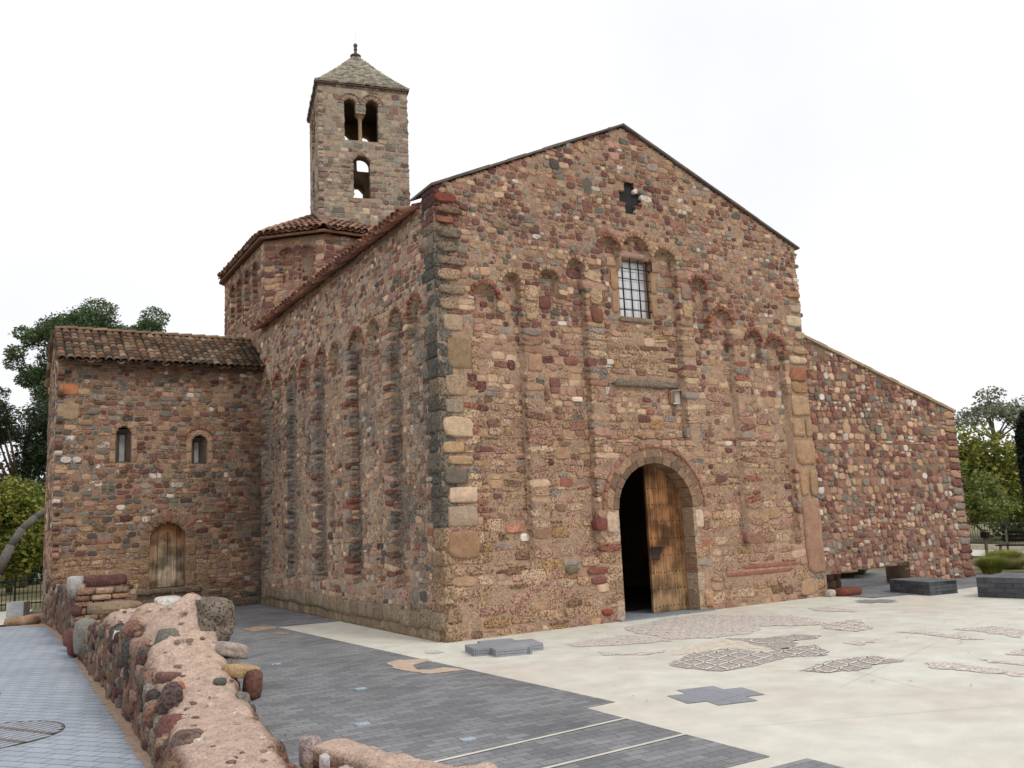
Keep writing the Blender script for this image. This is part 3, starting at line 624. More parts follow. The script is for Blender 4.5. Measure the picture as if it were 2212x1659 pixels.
# coping of the gable
cp = MB()
for (ua, ub) in ((-.04, GA), (GA, 8.27)):
    n = int(abs(ub-ua)/.34); 
    for i in range(n):
        a_ = ua+(ub-ua)*i/n; b_ = ua+(ub-ua)*(i+1)/n; f = lambda u: float(6.93+(8.70-6.93)*u/GA) if ub == GA else float(8.70-(8.70-6.95)*(u-GA)/(8.16-GA))
        lf = rng.uniform(0,.012); P = [(a_,-.06,f(a_)),(b_,-.06,f(b_)),(b_,.72,f(b_)),(a_,.72,f(a_))]
        P = P+[(x,y,z+.034+lf) for x,y,z in P]; cp.add(P, BQ, C=L(112,100,92)*rng.uniform(.75,1.1))
cp.build('gable_coping', M_SM, church, smooth=False, label='thin dark slate coping along the gable')
# cross shaped opening
cb = MB(); box(cb, (3.6,.06,6.95), (4.3,.085,7.7), L(50,50,50)); 
for q in CR:
    pass
cb.build('cross_opening', M_SM, church, smooth=False, label='dark cross-shaped opening high in the gable')
# window: pane, grille
wn = MB(); box(wn, (WIN[0],.24,WIN[2]), (WIN[1],.26,WIN[3]), L(190,192,198)); win = wn.build('window', M_SM, church, smooth=False, label='barred rectangular window above the door')
pn = MB(); nx, nzz = 4, 6
for i in range(nx):
    for j in range(nzz):
        x0 = WIN[0]+.01+(WIN[1]-WIN[0]-.02)*i/nx; x1 = x0+(WIN[1]-WIN[0]-.02)/nx-.012; z0 = WIN[2]+.01+(WIN[3]-WIN[2]-.02)*j/nzz; z1 = z0+(WIN[3]-WIN[2]-.02)/nzz-.012
        box(pn, (x0,.228,z0), (x1,.237,z1), L(236,238,244)*rng.uniform(.97,1.0))
pn.build('pane', MGL, win, smooth=False)
gr = MB(); BK = L(34,32,34)
for i in range(4): x = WIN[0]+.09+i*(WIN[1]-WIN[0]-.14)/3; box(gr, (x-.009,.10,WIN[2]-.01), (x+.009,.118,WIN[3]+.01), BK)
for j in range(5): z = WIN[2]+.12+j*.19; bar(gr, (WIN[0]-.02,.109,z), (WIN[1]+.02,.109,z), .009, BK)
gr.build('grille', M_IRON, win)
# niche plaque, ledge
nb = MB(); box(nb, (4.675,.045,3.62), (4.845,.075,3.88), L(176,168,160)); nb.build('plaque', M_SM, church, smooth=False, label='small white plaque in a brick niche')
# door leaf
dl = MB(); x = 4.09; LX1 = 4.95
def dtop(x): return DOOR[3]+DOOR[4]*math.sqrt(max(0,1-((x-uc)/rx)**2))+.03
yD = .27
while x < LX1-.02:
    w = min(rng.uniform(.055,.10), LX1-x); c = L(132,92,60)*rng.uniform(.7,1.25)
    for k in range(12):
        z0 = .03+(dtop(x)-.03)*k/12; z1 = .03+(dtop(x)-.03)*(k+1)/12; z0b = .03+(dtop(min(x+w,4.89))-.03)*k/12; z1b = .03+(dtop(min(x+w,4.89))-.03)*(k+1)/12
        m = np.clip(1-z0/1.1, 0, 1); cc = c*(1-m*.8)+L(158,132,100)*rng.uniform(.8,1.05)*m*.8
        j = (rng.random()-.5)*.0
        P = [(x,yD,z0),(x+w-.004,yD,z0b),(x+w-.004,yD+.05,z0b),(x,yD+.05,z0),(x,yD,z1),(x+w-.004,yD,z1b),(x+w-.004,yD+.05,z1b),(x,yD+.05,z1)]
        dl.add(P, BQ[[2,3,4,5]] if 0 < k < 11 else BQ, C=cc)
    x += w
door = dl.build('door', M_WOOD, church, smooth=False, label='open plank door leaf in the main doorway')
st = MB(); studs = []
for z in np.arange(.12, 2.4, .29):
    for xx in np.arange(4.13, 4.94, .085):
        if z < dtop(xx)-.08: studs.append((xx+rng.normal(0,.004), yD-.004, z+rng.normal(0,.006)))
for z in np.arange(.1, 2.1, .07):
    pass
stone(st, (0,0,0), (.010,.008,.010), L(46,38,34), rnd=1., noise=0, n=4); sc = D.objects.new('stud', None)
s0 = st.build('stud', M_IRON, None); s0.parent = door
for k, p in enumerate(studs):
    q = s0 if k == 0 else s0.copy()
    if k: COL.objects.link(q); q.parent = door
    q.location = np.array(p)-np.array(door['_w'])
D.objects.remove(sc)
hd = MB(); box(hd, (4.12,yD-.02,1.02), (4.34,yD-.002,1.14), L(52,44,38)); box(hd, (4.10,yD-.035,1.10), (4.40,yD-.021,1.125), L(46,40,38)); box(hd, (4.12,yD-.012,.92), (4.30,yD-.002,1.02), L(64,50,40))
hd.build('lock', M_IRON, door, smooth=False)
th = MB(); box(th, (3.1,-.10,-.01), (5.15,.9,.022), L(132,136,142)); th.build('threshold', M_SM, church, smooth=False)
# interior floor, walls and partition keep the nave dark
ib = MB(); box(ib, (.4,.7,-.01), (7.8,9.6,.015), L(70,66,62)); ib.build('floor', M_SM, church, smooth=False)

# ---------- nave side wall
SB = [(.52,1.78),(2.17,3.68),(4.20,5.66),(6.07,7.55),(8.12,9.55)]
SA = []
for (a, b) in SB:
    r = (b-a)/4-.045; SA += [(a+r+.0, 5.33-r, r), (b-r-.0, 5.33-r, r)]
def slab_(u, v):
    u = np.asarray(u, float); v = np.asarray(v, float); lab = np.zeros(np.broadcast(u,v).shape, int)
    for (a, b) in SB: lab = np.where((u>a)&(u<b)&(v>.72)&(v<4.85), 1, lab)
    for (uc_, vs, r) in SA:
        q = (u-uc_)**2+(v-vs)**2
        lab = np.where((np.abs(u-uc_)<r)&(v<=vs)&(v>.72), 1, lab); lab = np.where((q<r*r)&(v>vs-.01), 1, lab)
        lab = np.where((q>=r*r)&(q<(r+.07)**2)&(v>vs)&(lab!=1), 4, lab)
    lab = np.where((u<.30)&(v>1.0), 12, lab)
    lab = np.where((u<.0)|(v>6.72), 2, lab); lab = np.where((u>9.98)|((u<.62)&(v>6.62)&False), 2, lab)
    return lab
def sdep(l): return np.where((l==1), -.15, 0.)
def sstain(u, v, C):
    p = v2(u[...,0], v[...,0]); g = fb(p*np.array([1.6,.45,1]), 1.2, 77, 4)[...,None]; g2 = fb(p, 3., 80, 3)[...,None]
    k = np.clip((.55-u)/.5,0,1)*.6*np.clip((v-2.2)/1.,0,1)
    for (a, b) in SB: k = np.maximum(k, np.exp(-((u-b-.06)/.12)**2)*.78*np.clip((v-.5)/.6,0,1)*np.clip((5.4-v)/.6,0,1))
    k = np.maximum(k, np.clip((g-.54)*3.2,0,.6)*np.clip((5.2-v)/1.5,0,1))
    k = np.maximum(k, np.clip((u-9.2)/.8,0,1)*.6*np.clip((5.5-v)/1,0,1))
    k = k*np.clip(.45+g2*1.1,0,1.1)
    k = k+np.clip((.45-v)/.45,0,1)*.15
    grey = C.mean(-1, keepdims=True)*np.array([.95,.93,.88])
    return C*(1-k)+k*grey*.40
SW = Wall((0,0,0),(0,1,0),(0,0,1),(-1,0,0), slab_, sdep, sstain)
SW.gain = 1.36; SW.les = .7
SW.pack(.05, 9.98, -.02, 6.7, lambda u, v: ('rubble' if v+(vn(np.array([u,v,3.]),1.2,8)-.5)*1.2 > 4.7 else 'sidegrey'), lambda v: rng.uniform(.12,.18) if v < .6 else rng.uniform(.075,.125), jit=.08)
for i, (uc_, vs, r) in enumerate(SA): SW.arch(uc_, vs, r, .07, 9, bk if i in (0,3,5,6,8) else tf, pr=.03, base=0.)
for (a, b) in SB[:]:
    for z in (1.2,1.85,2.45,2.9,3.8):
        zz = z+rng.uniform(-.3,.3)
        SW.put(b+.14, zz, .15, .05, PAL['brick']*rng.uniform(.7,1), 0, 6, .045, .1, 0, 0.)
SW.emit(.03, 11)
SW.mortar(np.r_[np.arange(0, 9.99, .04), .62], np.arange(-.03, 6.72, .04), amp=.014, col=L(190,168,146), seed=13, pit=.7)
core(SW.mb, SW, .3, 9.98, -.03, 6.66, [], -.17, -.6, CO)
# plinth offset at the foot
for k in range(26):
    y = .2+k*.37; stone(SW.mb, (-.02, y, .30+rng.normal(0,.02)), (.06,.195,.13), L(166,148,126)*rng.uniform(.75,1.1), rnd=.18, noise=.10, pit=.9)
    stone(SW.mb, (-.01, y+.15, .09), (.05,.195,.11), L(166,146,122)*rng.uniform(.75,1.1), rnd=.18, noise=.10, pit=.7)
SW.mb.build('side_wall', M_ST, church, label='long nave side wall with blind arches and dark damp stains')
# nave shell that is never seen from the front
sh = MB(); box(sh, (7.55,.62,0), (8.1,9.9,6.7), CO); box(sh, (.5,9.35,0), (7.55,9.9,6.8), CO); sh.build('rear_wall', M_ST, church, smooth=False)
nr = MB(); NE, NR_ = 6.60, 8.42
sl_ = math.atan2(NR_-NE, 3.88+.22); Ls = math.hypot(NR_-NE, 4.10)
nr.add([(.06,.62,NE+.07),(3.9,.62,NR_-.04),(3.9,9.9,NR_-.04),(.06,9.9,NE+.07),(.06,.62,NE+.02),(3.9,.62,NR_-.1),(3.9,9.9,NR_-.1),(.06,9.9,NE+.02)], BQ, C=L(120,90,74))
nr.add([(3.9,.62,NR_-.04),(8.3,.62,NE),(8.3,9.9,NE),(3.9,9.9,NR_-.04),(3.9,.62,NR_-.1),(8.3,.62,NE-.06),(8.3,9.9,NE-.06),(3.9,9.9,NR_-.1)], BQ, C=L(120,90,74))
tiles(nr, (3.88,.64,NR_), (0,1,0), (-math.cos(sl_),0,-math.sin(sl_)), 9.25, Ls-.0, cols=[L(162,112,94), L(146,100,84), L(172,128,106), L(120,88,76)])
tiles(nr, (3.92,.64,NR_), (0,1,0), (math.cos(sl_),0,-math.sin(sl_)), 9.25, Ls+.3)
nr.build('nave_roof', M_TILE, church, label='nave roof of curved clay tiles seen along its eave')
ev = MB()
box(ev, (-.02, .63, 6.60), (.3, 9.93, 6.66), np.r_[L(150,126,104), .1])
ev.build('cornice', M_ST, church, smooth=False)

# ---------- transept
TWIN = [(-3.29,-2.96,3.40,4.03,.20),(-1.64,-1.28,3.36,3.86,.19)]; TDOOR = (-2.53,-1.75,.54,1.66,.36)
def tlab(u, v):
    u = np.asarray(u, float)-4.5; v = np.asarray(v, float); lab = np.zeros(np.broadcast(u,v).shape, int)
    for (a, b, zb, zs, ry) in TWIN+[TDOOR]:
        c = (a+b)/2; r = (b-a)/2; th = .13 if zb > 1 else .24
        e1 = ((u-c)/(r+th))**2+(np.maximum(v-zs,0)/(ry+th))**2; lab = np.where((e1<1)&(v>=zb-.02), 12, lab)
        e = ((u-c)/r)**2+(np.maximum(v-zs,0)/ry)**2; lab = np.where((e<1)&(v>zb), 2, lab)
    lab = np.where((u>-2.8)&(u<-1.5)&(v>.38)&(v<.54), 12, lab)
    return np.where((v>5.66)|(u<-4.5)|(u>.03), 2, lab)
def tstain(u, v, C):
    p = v2(u[...,0], v[...,0], 4.); g = fb(p, 1.1, 90, 4)[...,None]
    k = np.clip((u-3.9)/.6,0,1)*.62*np.clip((4.6-v)/1.5,0,1)*np.clip(.5+g,0,1.1)
    k = np.maximum(k, np.clip((g-.55)*3,0,.4)*np.clip((2.5-v)/1.2,0,1))
    k = k+np.clip((.5-v)/.5,0,1)*.3
    return C*(1-k)+k*C.mean(-1,keepdims=True)*np.array([.9,.88,.8])*.33
TW = Wall((-4.5,9.9,0),(1,0,0),(0,0,1),(0,-1,0), tlab, lambda l: np.zeros(np.shape(l)), tstain)
TW.pack(-.01, 4.5, -.02, 5.66, lambda u, v: 'dark' if v > 1.3 or u > 4 else 'tufa', lambda v: rng.uniform(.085,.14), jit=.08)
U = lambda x: x+4.5
TW.put(U(-4.28), 5.05, .2, .13, L(176,120,84), 0, 7, .03, .1, 0); TW.put(U(-4.26), 4.55, .22, .20, L(158,140,112), 0, 8, .03, .2, 0)
TW.put(U(-4.30), 3.47, .12, .07, PAL['white'], 0, 3, .04, 0, 0); TW.put(U(-4.08), 3.47, .09, .065, PAL['white'], 0, 3, .04, 0, 0)
for (a, b, zb, zs, ry) in TWIN:
    TW.arch(U((a+b)/2), zs, (b-a)/2, .12, 5, [L(172,148,124), L(158,130,106)], pr=.02, ry=ry)
    for s, x in ((-1,a),(1,b)):
        for z in (zb+.14, zb+.42): TW.put(U(x+s*.065), z, .06, .13, [L(172,146,122), L(156,130,108)][rng.integers(2)], 0, 7, .02, .4, 0)
TW.arch(U(-1.46), 3.86, .33, .05, 13, bk, pr=.03, pit=.1, ry=.33, a0=8, a1=172)
TW.arch(U(-2.14), TDOOR[3], .39, .22, 9, [L(132,110,92), L(146,120,98)], pr=.02, ry=.36)
TW.put(U(-2.12), 2.16, .04, .14, PAL['brick'], .05, 6, .035, .1, 0); TW.put(U(-1.62), 2.0, .17, .04, PAL['brick'], .6, 6, .035, .1, 0)
for s, x in ((-1,-2.53),(1,-1.75)):
    for z in (.72,1.05,1.4): TW.put(U(x+s*.12), z, .115, .15, L(150,126,100)*rng.uniform(.85,1.1), 0, 7, .02, .6, 0)
for x0 in (-2.8,-2.42,-2.0,-1.75): TW.put(U(x0+.18), .47, .185, .06, L(122,112,98)*rng.uniform(.8,1.1), 0, 7, .08, .7, 0)
TW.emit(.03, 21)
TW.mortar(np.r_[np.arange(-.0, 4.53, .035), [U(q) for o in TWIN+[TDOOR] for q in o[:2]]], np.r_[np.arange(-.03, 5.66, .035), 3.4, 3.36, .54], col=L(166,140,116), seed=23, pit=.5)
core(TW.mb, TW, 0.02, 4.5, -.03, 5.6, [(U(o[0]),U(o[1]),*o[2:]) for o in TWIN+[TDOOR]], -.03, -.55, CO)
# left flank of the transept
XL = Wall((-4.5,12.75,0),(0,-1,0),(0,0,1),(-1,0,0), lambda u, v: np.where(v > np.where(np.asarray(u)<1.45, 5.75+np.asarray(u)*.62, 5.55+(2.85-np.asarray(u))*.62), 2, 0)+0*np.asarray(u).astype(int), lambda l: np.zeros(np.shape(l)))
XL.pack(0, 2.85, -.02, 6.6, lambda u, v: 'dark', lambda v: rng.uniform(.10,.17)); XL.emit(.03, 31); XL.mortar(np.arange(0,2.87,.05), np.arange(-.03,6.6,.05), amp=.02, col=L(184,150,126), seed=33)
TW.mb.V += XL.mb.V; 
for Q in XL.mb.Q: TW.mb.Q.append(Q+TW.mb.n)
for Q in XL.mb.T: TW.mb.T.append(Q+TW.mb.n)
TW.mb.C += XL.mb.C; TW.mb.n += XL.mb.n
box(TW.mb, (-4.47,10.46,0), (-4.0,12.7,5.6), CO); box(TW.mb, (-4.0,12.2,0), (.6,12.7,5.6), CO)
tr = TW.mb.build('transept', M_ST, church, label='lower stone transept with two small arched windows')
rf = MB(); TE, TR_, TYR = 5.66, 6.60, 11.30
st_ = math.atan2(TR_-TE, TYR-9.68); Lt = math.hypot(TR_-TE, TYR-9.68)
rf.add([(-4.52,9.70,TE),(.05,9.70,TE),(.05,TYR,TR_),(-4.52,TYR,TR_),(-4.52,9.70,TE-.06),(.05,9.70,TE-.06),(.05,TYR,TR_-.06),(-4.52,TYR,TR_-.06)], BQ, C=L(130,100,82))
rf.add([(-4.52,TYR,TR_),(.05,TYR,TR_),(.05,12.95,TE),(-4.52,12.95,TE),(-4.52,TYR,TR_-.06),(.05,TYR,TR_-.06),(.05,12.95,TE-.06),(-4.52,12.95,TE-.06)], BQ, C=L(130,100,82))
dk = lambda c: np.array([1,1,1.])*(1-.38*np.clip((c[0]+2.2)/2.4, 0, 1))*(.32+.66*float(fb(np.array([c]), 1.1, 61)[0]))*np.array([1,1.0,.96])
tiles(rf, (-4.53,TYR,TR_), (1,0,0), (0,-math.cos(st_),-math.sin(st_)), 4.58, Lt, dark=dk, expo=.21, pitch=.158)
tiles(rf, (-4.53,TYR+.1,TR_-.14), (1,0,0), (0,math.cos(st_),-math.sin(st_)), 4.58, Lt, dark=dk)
ridge(rf, (-4.52,TYR+.02,TR_+.07), (-.05,TYR+.02,TR_+.07), cols=[L(150,124,100), L(132,108,90)])
rf.build('roof', M_TILE, tr, label='weathered curved clay tile roof of the transept')
for i, (a, b, zb, zs, ry) in enumerate(TWIN):
    w = MB(); c = (a+b)/2; box(w, (c-.055+(-.02 if i else 0),10.20,zb+.06), (c+.055+(-.02 if i else 0),10.24,zs+.05), L(170,172,176))
    # splayed embrasure
    A = np.array([(a+.01,9.96,zb),(b-.01,9.96,zb),(b-.01,9.96,zs+ry*.7),(a+.01,9.96,zs+ry*.7)]); Bq = np.array([(c-.06,10.2,zb+.06),(c+.06,10.2,zb+.06),(c+.06,10.2,zs+.04),(c-.06,10.2,zs+.04)])
    w.add(np.concatenate([A,Bq]), [[0,1,5,4],[1,2,6,5],[2,3,7,6],[3,0,4,7]], C=L(112,98,84))
    w.add(np.array([(a-.02,10.21,zb-.02),(b+.02,10.21,zb-.02),(b+.02,10.21,zs+ry+.03),(a-.02,10.21,zs+ry+.03)]), [[0,1,2,3]], C=L(84,74,64))
    w.build('window', M_SM, tr, smooth=False)
sd = MB(); x = TDOOR[0]
for k, w in enumerate((.2,.21,.2,.19)):
    c = [L(164,142,116), L(194,176,148), L(176,158,134), L(150,132,110)][k]
    for j in range(10):
        hh = lambda x: TDOOR[3]+TDOOR[4]*math.sqrt(max(0,1-((x+2.14)/.40)**2))
        za = .56+(hh(x)-.56)*j/10; zb_ = .56+(hh(x)-.56)*(j+1)/10; zc = .56+(hh(min(x+w,-1.75))-.56)*j/10; zd = .56+(hh(min(x+w,-1.75))-.56)*(j+1)/10
        m = np.clip((za-.95)/1., 0, 1); cc = c*(1-m)+L(134,86,44)*m
        P = [(x,10.06,za),(x+w-.008,10.06,zc),(x+w-.008,10.1,zc),(x,10.1,za),(x,10.06,zb_),(x+w-.008,10.06,zd),(x+w-.008,10.1,zd),(x,10.1,zb_)]
        sd.add(P, BQ, C=cc)
    x += w
sd.build('side_door', M_WOOD, tr, smooth=False, label='bleached plank door of the transept')

# ---------- octagonal lantern
LP = [(.10,14.2),(.10,9.95),(1.30,8.80),(3.9,8.85),(5.1,10.0),(5.1,14.0),(4.0,15.2),(1.3,15.3)]
lm = MB(); LZ0, LZ1 = 6.2, 9.06
def lface(p, q, arches, slit=None, sty='rubble', plain=False):
    p = np.array(p); q = np.array(q); Ln = np.linalg.norm(q-p); e = (q-p)/Ln; n = np.array([e[1], -e[0], 0.])
    def lab(u, v):
        u = np.asarray(u, float); v = np.asarray(v, float); l = np.zeros(np.broadcast(u,v).shape, int)
        for (uc_, vs, r) in arches:
            qq = (u-uc_)**2+(v-vs)**2
            l = np.where((np.abs(u-uc_)<r)&(v<=vs)&(v>vs-.85), 1, l); l = np.where((qq<r*r)&(v>vs-.01), 1, l); l = np.where((qq>=r*r)&(qq<(r+.07)**2)&(v>vs)&(l!=1), 4, l)
        if slit: l = np.where((np.abs(u-slit[0])<.05)&(v>slit[1])&(v<slit[2]), 2, l)
        return np.where((v>LZ1)|(u<0)|(u>Ln), 2, l)
    w = Wall((p[0],p[1],0),(e[0],e[1],0),(0,0,1), n, lab, lambda l: np.where(l==1,-.13,0.))
    if not plain:
        w.pack(0, Ln, LZ0, LZ1, lambda u, v: 'tufamix' if v > 8.75 else 'rubble', lambda v: rng.uniform(.09,.17), jit=.05)
        for (uc_, vs, r) in arches: w.arch(uc_, vs, r, .07, 9, [L(132,104,90), L(120,92,80)], pr=.03, base=0.)
        v = LZ0
        while v < 8.9:
            h = rng.uniform(.12,.22); w.put(.14, v+h/2, rng.uniform(.10,.2), h/2-.008, [PAL['maroon'],PAL['redbrown'],PAL['tan'],PAL['maroon']][rng.integers(4)]*rng.uniform(.85,1.1), 0, 7, .02, .1, 1); w.put(Ln-.12, v+h/2, rng.uniform(.10,.16), h/2-.008, [PAL['maroon'],PAL['redbrown'],PAL['tan'],PAL['ltan']][rng.integers(4)]*rng.uniform(.85,1.1), 0, 7, .02, .1, 1); v += h
        w.emit(.02, 51)
    w.mortar(np.r_[np.arange(0, Ln, .05), Ln], np.r_[np.arange(LZ0, LZ1, .05), LZ1], amp=.01, col=L(164,136,114), seed=53)
    core(w.mb, w, 0.0, Ln, LZ0, LZ1-.01, [], -.15, -.45, CO)
    n0 = lm.n; lm.V += w.mb.V; lm.C += w.mb.C
    for Q in w.mb.Q: lm.Q.append(Q+n0)
    for Q in w.mb.T: lm.T.append(Q+n0)
    lm.n += w.mb.n
lface(LP[0], LP[1], [(1.0,8.45,.26),(1.75,8.45,.26),(2.6,8.45,.26),(3.4,8.45,.26)], slit=(2.2,7.3,7.9))
lface(LP[1], LP[2], [(.63,8.58,.20),(1.17,8.58,.20)])
lface(LP[2], LP[3], [(.68,8.58,.19),(1.22,8.58,.19)])
for i in range(3, 8): lface(LP[i], LP[(i+1)%8], [], plain=True)
lant = lm.build('lantern', M_ST, church, label='octagonal lantern with blind arches behind the nave')
lr = MB(); ctr = np.array([2.6,12.0]); AP = 10.25; EZ = 9.12
EP = [np.array(p)+(np.array(p)-ctr)/np.linalg.norm(np.array(p)-ctr)*.20 for p in LP]
top = [ctr+(p-ctr)*.32 for p in EP]; 
def inpoly2(c, tri): return bool(inside(np.array(c[:2]), tri))
for i in range(8):
    a, b = EP[i], EP[(i+1)%8]; c, d = top[(i+1)%8], top[i]
    P = [(*a,EZ),(*b,EZ),(*c,AP-.0),(*d,AP-.0)]; lr.add(P+[(x,y,z-.07) for x,y,z in P], BQ, C=L(130,96,78))
    if i < 4 or i == 7:
        e = (b-a)/np.linalg.norm(b-a); mid = (a+b)/2; n = np.array([-e[1], e[0]]); 
        if np.dot(n, ctr-mid) < 0: n = -n
        dist = np.dot(n, d-a); sl2 = math.atan2(AP-EZ, dist); Lr = math.hypot(AP-EZ, dist)
        O = np.array([*(a-e*.0+n*dist), AP]); O = O-np.r_[e,0]*0
        poly = [a-n*.1, b-n*.1, c, d]
        tiles(lr, (O[0],O[1],AP), (e[0],e[1],0), (-n[0]*math.cos(sl2), -n[1]*math.cos(sl2), -math.sin(sl2)), np.linalg.norm(b-a), Lr, clip=lambda q, poly=poly: inpoly2(q, poly), cols=[L(152,114,96), L(138,104,88), L(164,132,112), L(122,98,86)])
    ridge(lr, (*(a*.98+d*.02),EZ+.06), (*d,AP+.06), cols=[L(150,118,100), L(136,108,92)])
lr.add([(*p,AP) for p in top], C=L(130,96,78), NG=[list(range(8))])
lr.build('roof', M_TILE, lant, label='clay tile roof of the lantern')

# ---------- bell tower
TO = np.array([1.585,10.0]); ty = -.228; TWd = 2.458; dT = np.array([math.cos(ty), math.sin(ty)]); nT = np.array([-dT[1], dT[0]]); TH = 13.80
TOP_ = [(.70,1.02,12.2,13.25,.17),(1.29,1.65,12.2,13.25,.18),(.92,1.39,10.55,11.55,.22)]
def twl(u, v):
    u = np.asarray(u, float); v = np.asarray(v, float); l = np.zeros(np.broadcast(u,v).shape, int)
    for (a, b, zb, zs, ry) in TOP_:
        c = (a+b)/2; r = (b-a)/2; th = .12; e1 = ((u-c)/(r+th))**2+(np.maximum(v-zs,0)/(ry+th))**2; l = np.where((e1<1)&(v>=zs), 12, l)
        e = ((u-c)/r)**2+(np.maximum(v-zs,0)/ry)**2; l = np.where((e<1)&(v>zb), 2, l)
    l = np.where((u>1.0)&(u<1.3)&(v>12.2)&(v<13.02), 2, l)
    return np.where((v>TH)|(u<-.001)|(u>TWd+.001), 2, l)
tm = MB()
cs = [TO, TO+dT*TWd, TO+dT*TWd+nT*TWd, TO+nT*TWd]
for i in range(4):
    p = cs[i]; q = cs[(i+1)%4]; e = (q-p)/TWd; n = np.array([e[1], -e[0], 0.])
    w = Wall((p[0],p[1],0),(e[0],e[1],0),(0,0,1), n, twl, lambda l: np.zeros(np.shape(l)), lambda u, v, C: (C*.72+.28*C.mean(-1,keepdims=True))*(.78+.52*fb(v2(u[...,0],v[...,0],9.),1.3,70,4)[...,None])*np.array([.97,1.0,.97]))
    if i in (0, 3):
        w.pack(0, TWd, 9.2, TH, lambda u, v: 'tufamix' if v < 11.4 and rng.random()<.5 else 'tower', lambda v: rng.uniform(.11,.20), jit=.04, split=.08)
        for (a, b, zb, zs, ry) in TOP_: w.arch((a+b)/2, zs, (b-a)/2, .11, 8, [L(172,140,114), L(158,122,98), L(164,134,112)], pr=.02, ry=ry, pit=.2)
        for (a, b, zb, zs, ry) in TOP_[:2]: w.arch((a+b)/2, zs, (b-a)/2+.12, .04, 12, [L(150,112,94), L(158,126,104)], pr=.035, ry=ry+.12, pit=.1)
        for k in range(16): w.put(.1+k*.153, TH-.045, .072, .035, [PAL['maroon'],PAL['redbrown'],PAL['tan']][rng.integers(3)], 0, 7, .03, .1, 0)
        w.emit(.012, 71+i)
    w.mortar(np.r_[np.arange(0, TWd, .04), TWd, [x for o in TOP_ for x in o[:2]], 1.0, 1.3], np.r_[np.arange(9.2, TH, .04), TH, 12.2, 10.55, 13.25], amp=.008, col=L(172,152,128), seed=73)
    core(w.mb, w, 0.03, TWd-.03, 9.2, TH-.01, [TOP_[0], TOP_[1], (1.02,1.29,12.2,13.03,.001), TOP_[2]], -.02, -.34, np.r_[L(146,124,102), .3])
    # tympanum above the twin lights
    core(w.mb, w, .70, 1.65, 12.9, 12.901, [], -.02, -.3, np.r_[L(150,130,106), .3]) if False else None
    n0 = tm.n; tm.V += w.mb.V; tm.C += w.mb.C
    for Q in w.mb.Q: tm.Q.append(Q+n0)
    for Q in w.mb.T: tm.T.append(Q+n0)
    tm.n += w.mb.n
# fill the arch heads of the twin lights on every face
for i in range(4):
    p = cs[i]; q = cs[(i+1)%4]; e = (q-p)/TWd; n = np.array([e[1], -e[0], 0.]); w = Wall((p[0],p[1],0),(e[0],e[1],0),(0,0,1), n, twl, None)
    # remove nothing: add only the masonry between and over the heads
    core(tm, w, .701, 1.649, 12.903, 12.904, [], -.03, -.031, CO) if False else None
tower = tm.build('bell_tower', M_ST, church, label='square bell tower with twin arched openings under a pyramid roof')
# columns with capitals between the twin lights
for i in range(4):
    p = cs[i]; q = cs[(i+1)%4]; e = (q-p)/TWd; n = np.array([e[1], -e[0]]); cpos = p+e*1.155-n*.17
    c = MB(); lathe(c, (cpos[0],cpos[1],12.2), [(.085,0),(.085,.06),(.055,.1),(.052,.62),(.06,.66),(.055,.68),(.10,.76),(.13,.78),(.13,.84)], L(160,134,110), 12); c.build('column', M_SM, tower)
tr_ = MB(); NS = 10; cT = (cs[0]+cs[2])/2; ov = .055
def ringp(k): 
    s = 1-k; return [cT+(x-cT)*(1+ov)*s for x in cs]
prev = None
lv = np.linspace(0, 1, 21)
for a_, b_ in zip(lv[:-1], lv[1:]):
    ra = ringp(a_*.955); rb = ringp(b_*.955); za = TH+.03+1.50*(a_**1.12); zb_ = TH+.03+1.50*(b_**1.12)
    for i in range(4):
        p0, p1 = ra[i], ra[(i+1)%4]; q0, q1 = rb[i], rb[(i+1)%4]; m = max(1, int(np.linalg.norm(p1-p0)/.12))
        for k in range(m):
            A_ = p0+(p1-p0)*k/m; B_ = p0+(p1-p0)*(k+1)/m; C_ = q0+(q1-q0)*(k+1)/m; D_ = q0+(q1-q0)*k/m; nn = (A_+B_)/2-cT; nn /= np.linalg.norm(nn); l = rng.uniform(.0,.03)
            P = [(*(A_+nn*l),za),(*(B_+nn*l),za),(*C_,zb_),(*D_,zb_),(*(A_+nn*(l+.01)),za+.045),(*(B_+nn*(l+.01)),za+.045),(*(C_+nn*.01),zb_+.03),(*(D_+nn*.01),zb_+.03)]
            tr_.add(P, BQ, C=np.r_[[L(178,172,156), L(158,152,138), L(188,178,160), L(140,134,122), L(168,158,140)][rng.integers(5)]*rng.uniform(.8,1.12), .4])
box(tr_, (-.1,-.1,0),(.1,.1,.01), CO) if False else None
tr_.add([(*(cT+(x-cT)*1.055), TH+.02) for x in cs]+[(*(cT+(x-cT)*1.055), TH-.02) for x in cs], BQ[1:], C=L(96,86,78))
tr_.build('roof', M_ST, tower, smooth=False, label='lichened stone slab pyramid roof of the tower')
fi = MB(); lathe(fi, (cT[0],cT[1],TH+1.46), [(.12,0),(.10,.08),(.15,.1),(.16,.14),(.10,.18),(.045,.22),(.04,.32),(.06,.34),(.04,.37),(.045,.42),(.065,.46),(.05,.51),(.01,.54)], L(104,84,78), 14); fi.build('finial', M_SM, tower)
ro = MB(); bar(ro, (cT[0],cT[1],TH+1.98), (cT[0],cT[1],TH+2.45), .003, L(120,120,124), K=5); ro.build('lightning_rod', M_IRON, tower)

